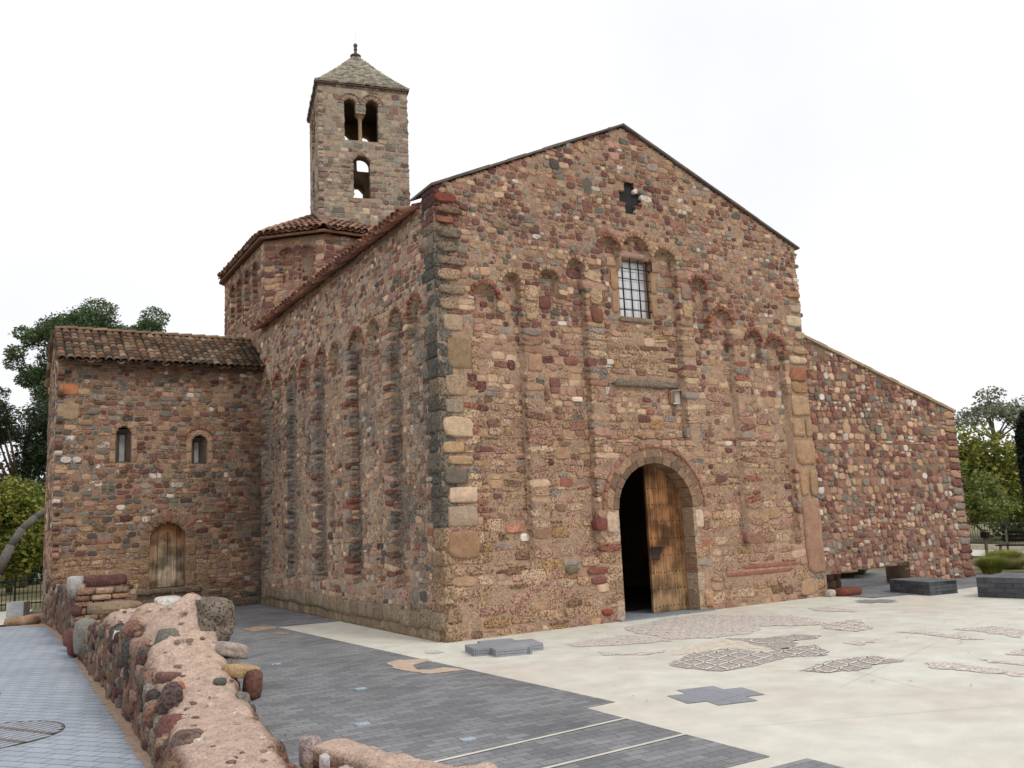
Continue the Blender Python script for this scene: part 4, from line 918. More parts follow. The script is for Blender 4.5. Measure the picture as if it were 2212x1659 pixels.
# ---------- wing wall on the right
def wtop(u): return 5.20-(5.20-3.72)*(np.asarray(u, float)-8.1)/(13.1-8.1)+.0
def wlab(u, v):
    u = np.asarray(u, float); v = np.asarray(v, float); l = np.zeros(np.broadcast(u,v).shape, int)
    lo = .36+.10*np.clip((u-8.2)/2.8,0,1)
    l = np.where((u>8.22)&(u<10.95)&(v<lo), 2, l)
    l = np.where(v > wtop(u)-.02, 2, l); 
    return np.where(u > 13.1+.0*v, 2, l)
WW = Wall((0,.14,0),(1,0,0),(0,0,1),(0,-1,0), wlab, lambda l: np.zeros(np.shape(l)))
def whr(v): return rng.uniform(.12,.19)
WW.pack(8.12, 13.1, -.02, 5.3, lambda u, v: 'cobble', lambda v: rng.uniform(.09,.17), jit=.13, split=.25)
v = 0
while v < 3.6:
    h = rng.uniform(.12,.2); WW.put(12.92, v+h/2, .19, h/2-.008, [PAL['maroon'],PAL['redbrown'],PAL['pink'],PAL['grey'],PAL['tan']][rng.integers(5)]*rng.uniform(.85,1.1), 0, 4.5, .05, .2, 1); v += h
WW.emit(.05, 91)
WW.mortar(np.arange(8.1, 13.1, .045), np.arange(-.03, 5.25, .045), amp=.02, col=L(150,120,102), seed=93)
core(WW.mb, WW, 8.12, 13.04, -.03, lambda u: float(wtop(u))-.05, [(8.22,10.95,-.03,.40,.001)], -.03, -.6, CO)
for k in range(30):   # rough right end
    z = k*.125; stone(WW.mb, (13.06+rng.normal(0,.015)+max(0,(1.2-z))*.06, .40, z+.06), (.09,.30,.062), [PAL['maroon'],PAL['redbrown'],PAL['pink'],PAL['grey']][rng.integers(4)]*rng.uniform(.85,1.1), rnd=.4, noise=.06, pit=.2)
for k in range(16):
    stone(WW.mb, (8.35+(k%8)*.17+rng.normal(0,.02), .95, .09+.17*(k//8)), (.09,.12,.085), [PAL['maroon'],PAL['redbrown'],PAL['pink'],PAL['brown']][k%4]*.9, rnd=.4, noise=.1, pit=.2)
wing = WW.mb.build('wing_wall', M_ST, church, label='sloping cobble stone wing wall with a low gap at its foot')
wc = MB()
for i in range(18):
    a_ = 8.16+(13.16-8.16)*i/18; b_ = a_+(13.16-8.16)/18; P = [(a_,.08,float(wtop(a_))-.03),(b_,.08,float(wtop(b_))-.03),(b_,.8,float(wtop(b_))-.03),(a_,.8,float(wtop(a_))-.03)]; l = rng.uniform(0,.02)
    wc.add(P+[(x,y,z+.05+l) for x,y,z in P], BQ, C=L(180,160,134)*rng.uniform(.75,1.05))
wc.build('coping', M_ST, wing, smooth=False)
# ---- end of church
exec_things = True

# ================================================================== THINGS IN THE PLAZA
pl = MB(); prism(pl, CROSS(.16,-1.36,.47,.24,R(-14)), 0, .095, L(132,134,138)); pl.V = [v-0 for v in pl.V]
M_PL = brick_mat('plinth_brick', L(138,140,144), L(118,120,125), L(96,96,96), .24, .048, 0, .004)
o = pl.build('cross_plinth', M_SLAB, smooth=False, loc=(.16,-1.36,0), label='low raised grey cross-shaped plinth near the church corner', category='plinth')
jj = MB()
for z in (.031,.063):
    prism(jj, CROSS(.16,-1.36,.472,.242,R(-14)), z-.002, z+.002, L(84,84,86))
jj.build('joint', M_SM, o, smooth=False)
def block_bench(pts, h, label):
    P = np.array(pts); c = P.mean(0); ob = MB(); prism(ob, P, 0, h-.0, L(84,86,90))
    o = ob.build('brick_bench', M_SM, smooth=False, loc=(c[0],c[1],0), label=label, category='bench', group='low dark brick benches')
    jb = MB(); n = len(P); rows = 4
    for i in range(n):
        a, b = P[i], P[(i+1)%n]; d = (b-a); Ln = np.linalg.norm(d); d = d/Ln; s = np.array([d[1], -d[0]]); rh = h/rows
        if np.dot(s, (a+b)/2-c) < 0: s = -s
        for r in range(rows):
            k = -.5 if r % 2 else 0
            while k*.3 < Ln:
                x0 = max(0, k*.3)+.004; x1 = min(Ln, (k+1)*.3)-.004; k += 1
                if x1-x0 < .02: continue
                q0 = a+d*x0; q1 = a+d*x1; V = [(*(q0),r*rh+.004),(*(q1),r*rh+.004),(*(q1+s*.008),r*rh+.004),(*(q0+s*.008),r*rh+.004)]
                V = V+[(x,y,z+rh-.008) for x,y,z in V]; jb.add(V, BQ, C=L(88,90,95)*rng.uniform(.65,1.15))
    m0, m1 = P.min(0), P.max(0)
    u = (P[1]-P[0])/np.linalg.norm(P[1]-P[0]); w = np.array([-u[1], u[0]])
    Lu = np.linalg.norm(P[1]-P[0]); Lw = np.linalg.norm(P[2]-P[1]); sg = 1 if np.dot(w, P[2]-P[1]) > 0 else -1
    for i in range(int(Lu/.3)+1):
        for j in range(int(Lw/.3)+1):
            x0, x1 = i*.3+.004, min(Lu, (i+1)*.3)-.004; y0, y1 = j*.3+.004, min(Lw,(j+1)*.3)-.004
            if x1-x0 < .03 or y1-y0 < .03: continue
            q = [P[0]+u*x+w*sg*y for x, y in ((x0,y0),(x1,y0),(x1,y1),(x0,y1))]; jb.add([(*p,h+.001) for p in q]+[(*p,h+.009) for p in q], BQ, C=L(112,114,118)*rng.uniform(.85,1.1))
    jb.build('brick', M_SM, o, smooth=False, kind='stuff', label='dark grey facing bricks')
block_bench([(9.31,-.54),(9.04,-1.56),(9.72,-1.66),(9.99,-.64)], .235, 'low dark brick bench right in front of the wing wall gap')
block_bench([(9.22,-2.37),(9.42,-3.6),(10.5,-3.5),(10.3,-2.2)], .335, 'taller dark brick bench cut off by the right edge of the photo')
for i, (x, y) in enumerate([(-2.5,-.06),(-2.31,-2.56),(-2.92,-4.18),(-2.47,-5.29)]):
    g = MB(); a = R(-14); 
    box(g, (x-.06,y-.04,.004), (x+.06,y+.04,.0135), L(160,178,190)); g.build('floor_light', M_SM, smooth=False, loc=(x,y,0), label='small pale glass floor light, '+('farthest from the camera','second farthest, level with the pink footing','second nearest, just above the low ruined stub','nearest to the white joint lines')[i], category='floor light', group='glass floor lights in the dark paving')
# red boulder at the foot of the right quoin
b = MB(); stone(b, (8.38,-.30,.07), (.25,.16,.085), L(124,76,64), rz(R(-10)), rnd=.7, noise=.12, n=6, pit=.2); b.build('boulder', M_ST, loc=(8.38,-.3,0), label='flat red-brown boulder lying by the right quoin of the church', category='boulder')
b = MB(); stone(b, (8.05,-.16,.06), (.10,.08,.07), L(196,184,172), rnd=.7, noise=.12, n=6, pit=.2); b.build('boulder', M_ST, loc=(8.05,-.16,0), label='small whitish stone beside the red-brown boulder', category='boulder')
# drain grate, round, on the path
gx, gy, gr_ = -5.71, -2.28, .60
g = MB(); t = np.linspace(0, 2*np.pi, 41)[:-1]
g.add([(gx+math.cos(a)*gr_, gy+math.sin(a)*gr_, .010) for a in t], C=L(62,58,54), NG=[list(range(40))])
grate = g.build('drain_grate', M_SM, smooth=False, loc=(gx,gy,.0), label='round slotted drain grate in the grey path', category='drain grate')
fr = MB(); i = np.arange(40); j = (i+1)%40; V = np.concatenate([[(gx+math.cos(a)*r, gy+math.sin(a)*r, z) for a in t] for r, z in ((gr_+.012,.009),(gr_+.010,.014),(gr_-.008,.014),(gr_-.01,.009))])
fr.add(V, np.concatenate([np.stack([i+k*40,j+k*40,j+(k+1)*40,i+(k+1)*40],1) for k in range(3)]), C=L(78,72,66)); fr.build('rim', M_SM, grate)
slt = MB(); ea = R(30); e1 = np.array([math.cos(ea), math.sin(ea)]); e2 = np.array([-math.sin(ea), math.cos(ea)])
for k in np.arange(-.54,.57,.088):
    hl = math.sqrt(max(0, (gr_-.015)**2-k*k)); 
    if hl < .08: continue
    c = np.array([gx,gy])+e2*k; P = [c-e1*hl-e2*.031, c+e1*hl-e2*.031, c+e1*hl+e2*.031, c-e1*hl+e2*.031]; slt.add([(*p,.0105) for p in P]+[(*p,.015) for p in P], BQ, C=L(154,160,168)*rng.uniform(.93,1.05))
slt.build('slat', M_SM, grate, smooth=False, kind='stuff')
cbm = MB()
for k in (-.34,-.04,.26):
    hl = math.sqrt((gr_-.02)**2-k*k); c = np.array([gx,gy])+e1*k; P = [c-e2*hl-e1*.025, c-e2*hl+e1*.025, c+e2*hl+e1*.025, c+e2*hl-e1*.025]; cbm.add([(*p,.0152) for p in P]+[(*p,.0185) for p in P], BQ, C=L(120,110,104))
cbm.build('crossbar', M_SM, grate, smooth=False)
mh = MB(); c0 = (-5.93,.30); 
for k, (r, cc) in enumerate(((.36,L(60,60,62)),(.335,L(150,158,168)))): mh.add([(c0[0]+math.cos(a)*r, c0[1]+math.sin(a)*r, .0105+.003*k) for a in t], C=cc, NG=[list(range(40))])
mh.build('manhole_cover', M_SM, smooth=False, loc=(c0[0],c0[1],0), label='round manhole cover at the left edge of the path', category='manhole cover')
gb = MB(); prism(gb, [(-5.27,12.02),(-4.93,11.85),(-4.78,12.2),(-5.12,12.4)], 0, .36, L(170,172,174)); gb.build('stone_block', M_SM, smooth=False, loc=(-5.03,12.1,0), label='pale grey stone block standing before the left fence', category='block')
b = MB()
for k in range(9): stone(b, (-4.75+rng.normal(0,.16), 10.7+rng.normal(0,.35), .05), (.16,.2,.10), L(176,144,120)*rng.uniform(.75,1.05), rz(rng.uniform(0,3)), rnd=.7, noise=.15, pit=.3)
b.build('rubble_heap', M_ST, loc=(-4.75,10.7,0), label='low heap of pinkish rubble by the left corner of the transept', category='rubble')

# ================================================================== RUINED WALL
def ruin(name, ys, xl, xr, hz, label, bumps=(), cat='ruined wall', along='y', seed=5):
    """ys samples; xl/xr/hz interpolated control lists [(y, value)]"""
    f = lambda tab, y: np.interp(y, [q[0] for q in tab], [q[1] for q in tab])
    nc = 78; t = np.linspace(np.pi, 0, nc); ny = len(ys); V = np.zeros((ny, nc, 3)); 
    xl_, xr_, h_ = f(xl, ys), f(xr, ys), f(hz, ys); xc = (xl_+xr_)/2; hw = (xr_-xl_)/2
    C_ = np.sign(np.cos(t))*np.abs(np.cos(t))**.42; S_ = np.abs(np.sin(t))**.5
    V[...,0] = xc[:,None]+hw[:,None]*C_*(1+.06*(1-S_)); V[...,1] = ys[:,None]; V[...,2] = h_[:,None]*S_-.02
    n = fb(V.reshape(-1,3), 2.2, seed, 4).reshape(ny,nc)-.5; n2 = fb(V.reshape(-1,3), 7, seed+9, 3).reshape(ny,nc)-.5
    n3 = fb(V.reshape(-1,3), 16, seed+12, 3).reshape(ny,nc)-.5; n4 = np.abs(fb(V.reshape(-1,3), 3.4, seed+15, 3).reshape(ny,nc)-.5)
    V[...,0] += C_*(n*.18+n2*.05+n3*.02-n4*.05); V[...,2] += S_*(n*.2+n2*.035+n3*.022-np.clip(.05-n4,0,.05)*.5)*np.minimum(1,h_/.5)[:,None]
    for (bx, by, br, bh) in bumps: V[...,2] += bh*np.exp(-((V[...,0]-bx)**2+(V[...,1]-by)**2)/br**2)*(S_>.75)
    topm = np.clip((S_-.80)*6, 0, 1)[None]+0*n; g = fb(V.reshape(-1,3), 1.6, seed+20, 4).reshape(ny,nc)
    ct = L(200,174,157)*(.88+.3*(g[...,None]-.3)); cw = L(226,200,178); k = np.clip((g-.60)*9,0,1)[...,None]*.7; ct = ct*(1-k)+cw*k
    yel = np.clip((fb(V.reshape(-1,3), 1.1, seed+31, 3).reshape(ny,nc)-.58)*6,0,1)[...,None]*.5; ct = ct*(1-yel)+L(178,142,112)*yel
    cs_ = L(128,100,82)*(.7+.6*g[...,None]); C = ct*topm[...,None]+cs_*(1-topm[...,None])
    idx = np.arange(ny*nc).reshape(ny,nc); Q = np.stack([idx[:-1,:-1],idx[:-1,1:],idx[1:,1:],idx[1:,:-1]],-1).reshape(-1,4)
    mb = MB(); mb.add(V.reshape(-1,3), Q[:,::-1], C=np.c_[C.reshape(-1,3), (.25+.6*(1-topm)).reshape(-1)], NG=[idx[0].tolist(), idx[-1].tolist()[::-1]])
    return mb, f, V
ys = np.arange(-9.5, 4.35, .028); BUMP = [(-4.58,-2.9,.24,-.24),(-4.6,-2.2,.28,-.20),(-3.85,-1.6,.25,-.12),(-4.5,-.9,.3,-.12),(-3.9,-4.3,.2,-.07),(-4.12,-2.75,.22,.16),(-4.3,-1.9,.3,.06)]
XLc = [(-9.5,-4.98),(-6.5,-4.86),(-4.4,-4.62),(-2,-4.56),(0,-4.54),(4.4,-4.50)]
XRc = [(-9.5,-4.1),(-7.2,-4.12),(-6.2,-4.12),(-5,-4.0),(-3.8,-3.86),(-2.6,-3.80),(-1,-3.78),(4.4,-3.8)]
HZ = [(-9.5,.36),(-7,.38),(-6,.38),(-5,.40),(-4.3,.46),(-3.7,.58),(-3.2,.80),(-2.8,.98),(-2.3,1.02),(-1.6,.92),(-.6,.86),(.8,.80),(1.6,.72),(2.0,.58),(2.7,.42),(4.35,.34)]
rm, rf_, RV = ruin('r', ys, XLc, XRc, HZ, '', BUMP)
rw = rm.build('ruined_wall', M_RUIN, loc=(-4.2,-3,0), label='long broken rubble wall capped with pink mortar beside the grey path', category='ruined wall')
side = MB(); SC_ = [PAL['maroon'], PAL['redbrown'], PAL['brown'], PAL['pink'], PAL['grey'], PAL['dgrey'], L(150,128,108), L(110,96,86), PAL['green'], PAL['maroon']*.8]
for k in range(1000):
    y = rng.uniform(-7.5, 4.3); hh = float(rf_(HZ, y)); z = rng.uniform(.02, max(.05, hh-.17)); s = rng.uniform(.035,.085)*(1.15 if y<-1 else 1)
    stone(side, (float(rf_(XLc, y))+.035+.015*rng.normal()+max(0,z-hh+.25)*.25, y, z), (s*.75, s*rng.uniform(.9,1.7), s*rng.uniform(.6,1.0)), SC_[rng.integers(len(SC_))]*rng.uniform(.7,1.1), rz(rng.normal(0,.2), rng.normal(0,.3)), rnd=.6, noise=.2, pit=.5)
for k in range(170):
    y = rng.uniform(-7.5, 4.3); hh = float(rf_(HZ, y)); z = rng.uniform(.03, max(.06, hh-.14)); s = rng.uniform(.05,.10)
    stone(side, (float(rf_(XRc, y))-.05, y, z), (s*.75, s*rng.uniform(.9,1.7), s*rng.uniform(.6,1.0)), SC_[rng.integers(len(SC_))]*rng.uniform(.7,1.1), rz(rng.normal(0,.2), rng.normal(0,.3)), rnd=.6, noise=.2, pit=.5)
for k in range(240):
    y = rng.uniform(-7.2, 4.2); x = rng.uniform(float(rf_(XLc,y))+.12, float(rf_(XRc,y))-.08); i_ = np.argmin(np.abs(ys-y)); j_ = np.argmin(np.abs(RV[i_,:,0]-x)); sz = rng.uniform(.008,.028)
    stone(side, (x, y, RV[i_,j_,2]-sz*.2), (sz, sz*1.2, sz*.7), [L(190,170,150), L(150,130,116), L(214,200,184), L(130,100,90)][rng.integers(4)], rz(rng.uniform(0,3)), rnd=.6, noise=.25, pit=.3)
side.build('rubble_face', M_ST, rw, kind='stuff', label='rough rubble stones in the flanks of the wall')
#PLACED_STONES
PS = [
 ((-3.93,-2.85,.90),(.17,.22,.20), L(134,122,108), (0.2,0.1,.1), .35,.22, 1.0, 12, 'black pitted tufa block on the crest of the wall'),
 ((-4.30,-3.10,.72),(.12,.17,.10), L(120,116,106), (.3,.5,0), .5,.15, .3, 6, 'grey boulder set in the mortar'),
 ((-3.86,-3.35,.66),(.13,.17,.065), L(170,156,146), (.2,.0,.25), .45,.15, .2, 6, 'pale flat stone jutting towards the dark paving'),
 ((-3.87,-3.80,.53),(.12,.12,.045), L(184,154,118), (.5,.1,.1), .25,.1, .2, 6, 'tan wedge-shaped slab'),
 ((-3.80,-3.92,.42),(.07,.10,.12), L(112,78,70), (0,0,.1), .55,.1, .3, 6, 'maroon stone on the right flank'),
 ((-4.10,-4.05,.50),(.05,.05,.03), L(96,96,90), (0,0,0), .7,.1, .1, 4, 'small dark grey pebble in the mortar'),
 ((-4.50,-4.15,.40),(.08,.10,.15), L(104,86,84), (0,.2,.1), .7,.12, .8, 6, 'dark pitted upright stone'),
 ((-4.56,-4.75,.30),(.11,.13,.10), L(124,84,78), (.3,.2,.1), .5,.15, .3, 6, 'maroon angular stone'),
 ((-4.58,-5.30,.27),(.12,.13,.13), L(118,98,90), (0,.2,.1), .8,.12, .6, 6, 'round knobbly maroon stone'),
 ((-4.40,-3.62,.52),(.12,.09,.05), L(122,92,84), (.7,.1,0), .3,.1, .2, 6, 'maroon wedge'),
 ((-4.43,-3.95,.45),(.07,.07,.07), L(176,116,86), (.1,.3,0), .5,.1, .2, 4, 'orange brick fragment'),
 ((-4.52,-1.35,.66),(.07,.12,.08), L(206,200,192), (0,.2,0), .6,.2, .6, 6, 'white pitted stone'),
 ((-4.52,-1.85,.64),(.07,.09,.07), L(158,150,134), (0,.2,0), .6,.1, .3, 4, 'grey rounded stone'),
 ((-4.3,1.05,.82),(.28,.34,.06), L(150,128,104), (.1,0,0), .25,.1, .3, 6, 'flat brown slab capping the low end'),
 ((-4.50,2.55,.34),(.14,.2,.25), L(140,138,130), (.1,.1,0), .5,.12, .3, 6, 'grey leaning boulder'),
 ((-4.55,3.1,.22),(.13,.2,.2), L(112,74,66), (.1,.1,0), .5,.12, .3, 6, 'dark maroon block low in the gap'),
 ((-4.48,3.9,.18),(.16,.24,.14), L(122,82,74), (.3,.1,0), .6,.12, .2, 6, 'maroon boulder at the foot of the pier'),
 ((-3.7,0.6,.84),(.16,.2,.08), L(208,204,198), (.1,.1,0), .5,.12, .3, 6, 'whitish stone behind the crest'),
]
for c, h, col, r3, rnd, noi, pit, n, lb in PS:
    m = MB(); stone(m, c, h, col, rz(*r3), rnd=rnd, noise=noi, n=n, pit=pit); m.build('stone', M_ST, rw, label=lb)
# pier at the far end
ys2 = np.arange(4.5, 9.85, .06)
PX = [(4.5,-4.50),(7,-4.50),(9.9,-4.62)]; PR = [(4.5,-3.72),(6.5,-3.75),(9.9,-3.9)]; PH = [(4.5,.98),(6.6,.98),(6.8,.80),(9.9,.72)]
pm, pf, _ = ruin('p', ys2, PX, PR, PH, '', seed=15)
pier = pm.build('ruined_pier', M_RUIN, loc=(-4.1,6,0), label='taller ruined wall stump with a maroon slab on top, by the transept', category='ruined wall')
ps = MB()
for k in range(230):
    y = rng.uniform(4.5, 9.8); z = rng.uniform(.03, .85); s = rng.uniform(.05,.11)
    stone(ps, (float(pf(PX, y))+.05, y, z), (s*.7, s*rng.uniform(.9,1.8), s*.8), SC_[rng.integers(len(SC_))]*rng.uniform(.75,1.2), rnd=.6, noise=.15, pit=.4)
v = 0
while v < .92:
    h = rng.uniform(.07,.14); x = -4.48
    while x < -3.75:
        w = rng.uniform(.12,.4); w = min(w, -3.72-x+.05); stone(ps, (x+w/2, 4.52+rng.normal(0,.02), v+h/2), (w/2, .12, h/2-.004), [L(172,132,106), L(188,158,134), L(160,124,102), L(150,126,108), L(126,98,88)][rng.integers(5)]*rng.uniform(.8,1.1), rnd=.4, noise=.15, pit=.5); x += w
    v += h
ps.build('rubble_face', M_ST, pier, kind='stuff')
m = MB(); stone(m, (-4.02,4.75,1.02), (.34,.30,.085), L(112,78,74), rnd=.3, noise=.1, n=6, pit=.5); m.build('stone', M_ST, pier, label='flat maroon slab on top')
m = MB(); stone(m, (-4.46,4.75,1.0), (.12,.22,.12), L(180,176,174), rnd=.35, noise=.1, n=6, pit=.2); m.build('stone', M_ST, pier, label='pale grey block at the left corner')
# second low stub in the foreground
ang = math.atan2(-1.75,.42)
ys3 = np.arange(0, 2.3, .04)
sm, sf, _ = ruin('s', ys3, [(0,-.17),(2.3,-.22)], [(0,.17),(2.3,.22)], [(0,.36),(.5,.40),(.9,.37),(1.4,.38),(1.8,.33),(2.3,.25)], '', seed=25)
def place(mb, ox, oy, an):
    c, s = math.cos(an), math.sin(an)
    for i, V in enumerate(mb.V): mb.V[i] = np.stack([ox+V[:,0]*c-V[:,1]*s, oy+V[:,0]*s+V[:,1]*c, V[:,2]], 1)
SA_ = R(180+13)
sst = MB()
for k in range(110):
    y = rng.uniform(0, 2.25); s = rng.uniform(.03,.06); stone(sst, (.165*rng.choice([1,1,-1]), y, rng.uniform(.03,.26)), (s*.7, s*1.2, s*.8), [L(150,140,128), L(128,110,92), L(176,106,80), L(118,84,76), L(190,180,168)][rng.integers(5)]*rng.uniform(.7,1.1), rnd=.6, noise=.2, pit=.5)
place(sm, -3.86, -6.02, SA_); place(sst, -3.86, -6.02, SA_)
stub = sm.build('ruined_stub', M_RUIN, loc=(-3.7,-6.9,0), label='short low mortar-capped wall stub at the bottom edge, beside the white joint lines', category='ruined wall')
sst.build('rubble_face', M_ST, stub, kind='stuff')
m = MB(); stone(m, (-3.98,-6.02,.30), (.065,.07,.10), L(168,150,146), rnd=.6, noise=.12, n=6, pit=.4); m.build('stone', M_ST, stub, label='pinkish white stone at the far end')
m = MB(); stone(m, (-3.93,-6.22,.26), (.05,.06,.06), L(214,206,204), rnd=.5, noise=.15, n=6, pit=.2); m.build('stone', M_ST, stub, label='white quartz stone')
lg = MB(); stone(lg, (-4.0,-6.5,.06), (.28,.75,.10), L(200,160,134), rz(R(10)), rnd=.45, noise=.12, n=12, pit=.2); lg.build('mortar_ledge', M_RUIN, loc=(-4.0,-6.5,0), label='low pink mortar ledge between the ruined wall and the stub', category='ledge')

# ================================================================== VEGETATION AND FAR THINGS
def leaves(mb, blobs, n, size, cols, asp=1.6, shell=.55):
    """blobs: (x,y,z,rx,ry,rz); leaf cards spread in volume, denser outside"""
    B = np.array(blobs, float); vol = (B[:,3]*B[:,4]*B[:,5])**(2/3); pk = rng.choice(len(B), n, p=vol/vol.sum())
    d = rng.normal(size=(n,3)); d /= np.linalg.norm(d,axis=1)[:,None]; r = rng.uniform(shell**3, 1, n)**(1/3)*(1+rng.normal(0,.07,n))
    cl = fb(d*2.2+pk[:,None]*7.3, 1.4, 3, 2); r = r*(.72+.55*cl)
    P = B[pk,:3]+d*r[:,None]*B[pk,3:]
    a = rng.normal(size=(n,3)); a[:,2] *= .6; a /= np.linalg.norm(a,axis=1)[:,None]; b = rng.normal(size=(n,3)); b -= (a*b).sum(1)[:,None]*a; b /= np.linalg.norm(b,axis=1)[:,None]
    s = (size*rng.uniform(.5,1.4,n))[:,None]; a = a*s*asp; b = b*s
    V = np.stack([P-a*.5, P+b*.5, P+a*.5, P-b*.5], 1).reshape(-1,3); Q = np.arange(4*n).reshape(n,4)
    C = np.array(cols)[rng.integers(len(cols), size=n)]*(rng.uniform(.7,1.3,n)*(.75+.5*vn(P,.9,5)))[:,None]
    mb.add(V, Q, C=np.repeat(C, 4, 0))
def tree(name, trunk, blobs, n, size, cols, label, cat='tree', group=None, bark=L(110,98,88), asp=1.6, shell=.5, kindname='crown'):
    base = trunk[0][:3]; o = empty(name, (base[0],base[1],0), label=label, category=cat)
    if group: o['group'] = group
    tb = MB()
    for a, b in zip(trunk[:-1], trunk[1:]): bar(tb, a[:3], b[:3], a[3], bark, b[3], 10)
    ends = trunk[len(trunk)//2:]
    for bl in blobs[:14]:
        s = ends[rng.integers(len(ends))]; bar(tb, s[:3], bl[:3], s[3]*.5, bark, .02, 6)
    tb.build('trunk', M_BARK, o)
    lb = MB(); leaves(lb, blobs, n, size, cols, asp, shell); lb.build(kindname, M_LEAF, o, smooth=False)
    return o
PINE = [L(98,118,80), L(78,98,66), L(116,134,90), L(60,78,54)]
DARKP = [L(60,74,54), L(48,62,46), L(76,90,64)]
YEL = [L(138,140,62), L(116,124,54), L(156,150,72), L(96,108,50)]
GRN = [L(110,126,66), L(78,98,46), L(118,130,66), L(64,82,40)]
def scat(c, r, n, s): return [(c[0]+rng.normal()*r[0]*.5, c[1]+rng.normal()*r[1]*.5, c[2]+rng.normal()*r[2]*.5, *(np.array(s)*rng.uniform(.6,1.25))) for _ in range(n)]
# big pine behind the transept (30 m off)
Yp = 30
pb = []
for (x, z, r) in ((-3.6,10.6,.75),(-2.6,11.0,.95),(-1.6,11.1,.9),(-.5,10.7,.75),(.5,10.9,.7),(-4.4,10.3,.45),(-3.2,9.6,.9),(-2.0,10.0,1.1),(-4.6,9.3,.5),(-4.2,8.6,.55),(-3.6,8.0,.6),(-3.0,8.6,.9),(-1.0,9.6,1.),(.8,10.2,.55)):
    pb += [(x+rng.normal()*.22, Yp+rng.normal()*.8, z+rng.normal()*.14, r*.9, r, r*.68) for _ in range(3)]
tree('pine_tree', [(-2.6,30.5,0,.28),(-2.7,30.4,4,.24),(-2.6,30.2,7.5,.18),(-2.3,30,10,.1)], pb, 52000, .055, PINE, 'tall bushy pine rising behind the transept roof', asp=2.6)
pb = scat((-4.6,27,6.0),(1.5,1.5,1.0),16,(.8,.8,.55))+scat((-3.6,27,5.2),(.8,1.,.8),8,(.7,.7,.6))+scat((-5.6,27,7.2),(.5,.7,.6),5,(.38,.4,.3))
tree('pine_tree', [(-4.4,28.5,0,.22),(-4.4,28.3,3,.18),(-4.4,28.1,6,.1)], pb, 24000, .055, DARKP, 'dark pine at the left edge, below the tall bushy pine', asp=2.6)
pb = scat((-4.9,24,2.9),(1.3,.9,1.1),18,(.75,.8,.6))+scat((-4.2,23.5,1.6),(.9,.8,.9),12,(.7,.7,.6))+scat((-5.3,23.5,1.2),(.9,.8,.8),10,(.7,.7,.6))
tree('broadleaf_tree', [(-4.9,24.6,0,.12),(-4.9,24.5,2.2,.08)], pb, 15000, .10, YEL+GRN[:1], 'yellow-green broadleaf tree at the left edge above the fence')
# leaning trunk
lt = empty('leaning_tree', (-5.6,20.6,0), label='bare grey leaning trunk crossing the yellow-green leaves at left', category='tree')
tb = MB(); pts = [(-5.75,20.6,-.02,.17),(-5.35,20.6,.8,.15),(-5.0,20.7,1.65,.135),(-4.7,20.8,2.15,.125),(-4.35,21,2.5,.115),(-3.9,21.3,2.85,.10),(-3.2,21.8,3.2,.09)]
for a, b in zip(pts[:-1], pts[1:]): bar(tb, a[:3], b[:3], a[3], L(106,100,96), b[3], 12)
tb.build('trunk', M_BARK, lt)
lb = MB(); leaves(lb, [(-2.6,22,3.6,.8,.6,.5),(-2.2,22.2,3.9,.8,.6,.5)], 2500, .09, GRN, 1.6, .3); lb.build('crown', M_LEAF, lt, smooth=False)
hb = MB(); leaves(hb, scat((-5.4,31,1.0),(3.,1,1.0),26,(1.2,1.,1.2))+scat((-4,32,3.2),(3,1,1.4),22,(1.3,1.,1.2))+scat((-13,33,1.6),(9,2,1.2),46,(1.6,1.3,1.4)), 42000, .13, DARKP+[L(60,72,40)], 1.5, .4); hb.build('shrubbery', M_LEAF, smooth=False, kind='stuff', label='dark undergrowth behind the left fence', category='shrubs')
def fence(a, b, h, label, step=.1, col=L(40,44,46), z0=0.):
    a = np.array(a, float); b = np.array(b, float); Ln = np.linalg.norm(b-a); d = (b-a)/Ln; o = empty('fence', (a[0],a[1],z0), label=label, category='fence')
    r = MB(); 
    for z in (.12, h-.1): bar(r, (*a,z+z0), (*b,z+z0), .016, col, K=4)
    r.build('rail', M_IRON, o, smooth=False)
    nb_ = int(Ln/step)
    if nb_ > 100:
        r = MB()
        for k in range(nb_): p = a+d*k*step; bar(r, (*p,z0+.02), (*p,z0+h), .010, col, K=4)
        r.build('mesh_panel', M_IRON, o, smooth=False, kind='stuff', label='fine upright wires of the mesh')
    for nm, n_, st_p, rr_, hh_ in (('bar', nb_ if nb_ <= 100 else 0, step, .010, h), ('post', int(Ln/2)+1, 2., .028, h+.05)):
        if not n_: continue
        r = MB(); bar(r, (0,0,0), (0,0,hh_), rr_, col, K=6); q0 = r.build(nm, M_IRON, None, smooth=False); q0.parent = o
        for k in range(n_):
            q = q0 if k == 0 else q0.copy()
            if k: COL.objects.link(q); q.parent = o
            q.location = (*(d*k*st_p), 0)
fence((-9,15.6), (-3.4,15.4), .82, 'dark iron fence with thin bars behind the grey block at left')
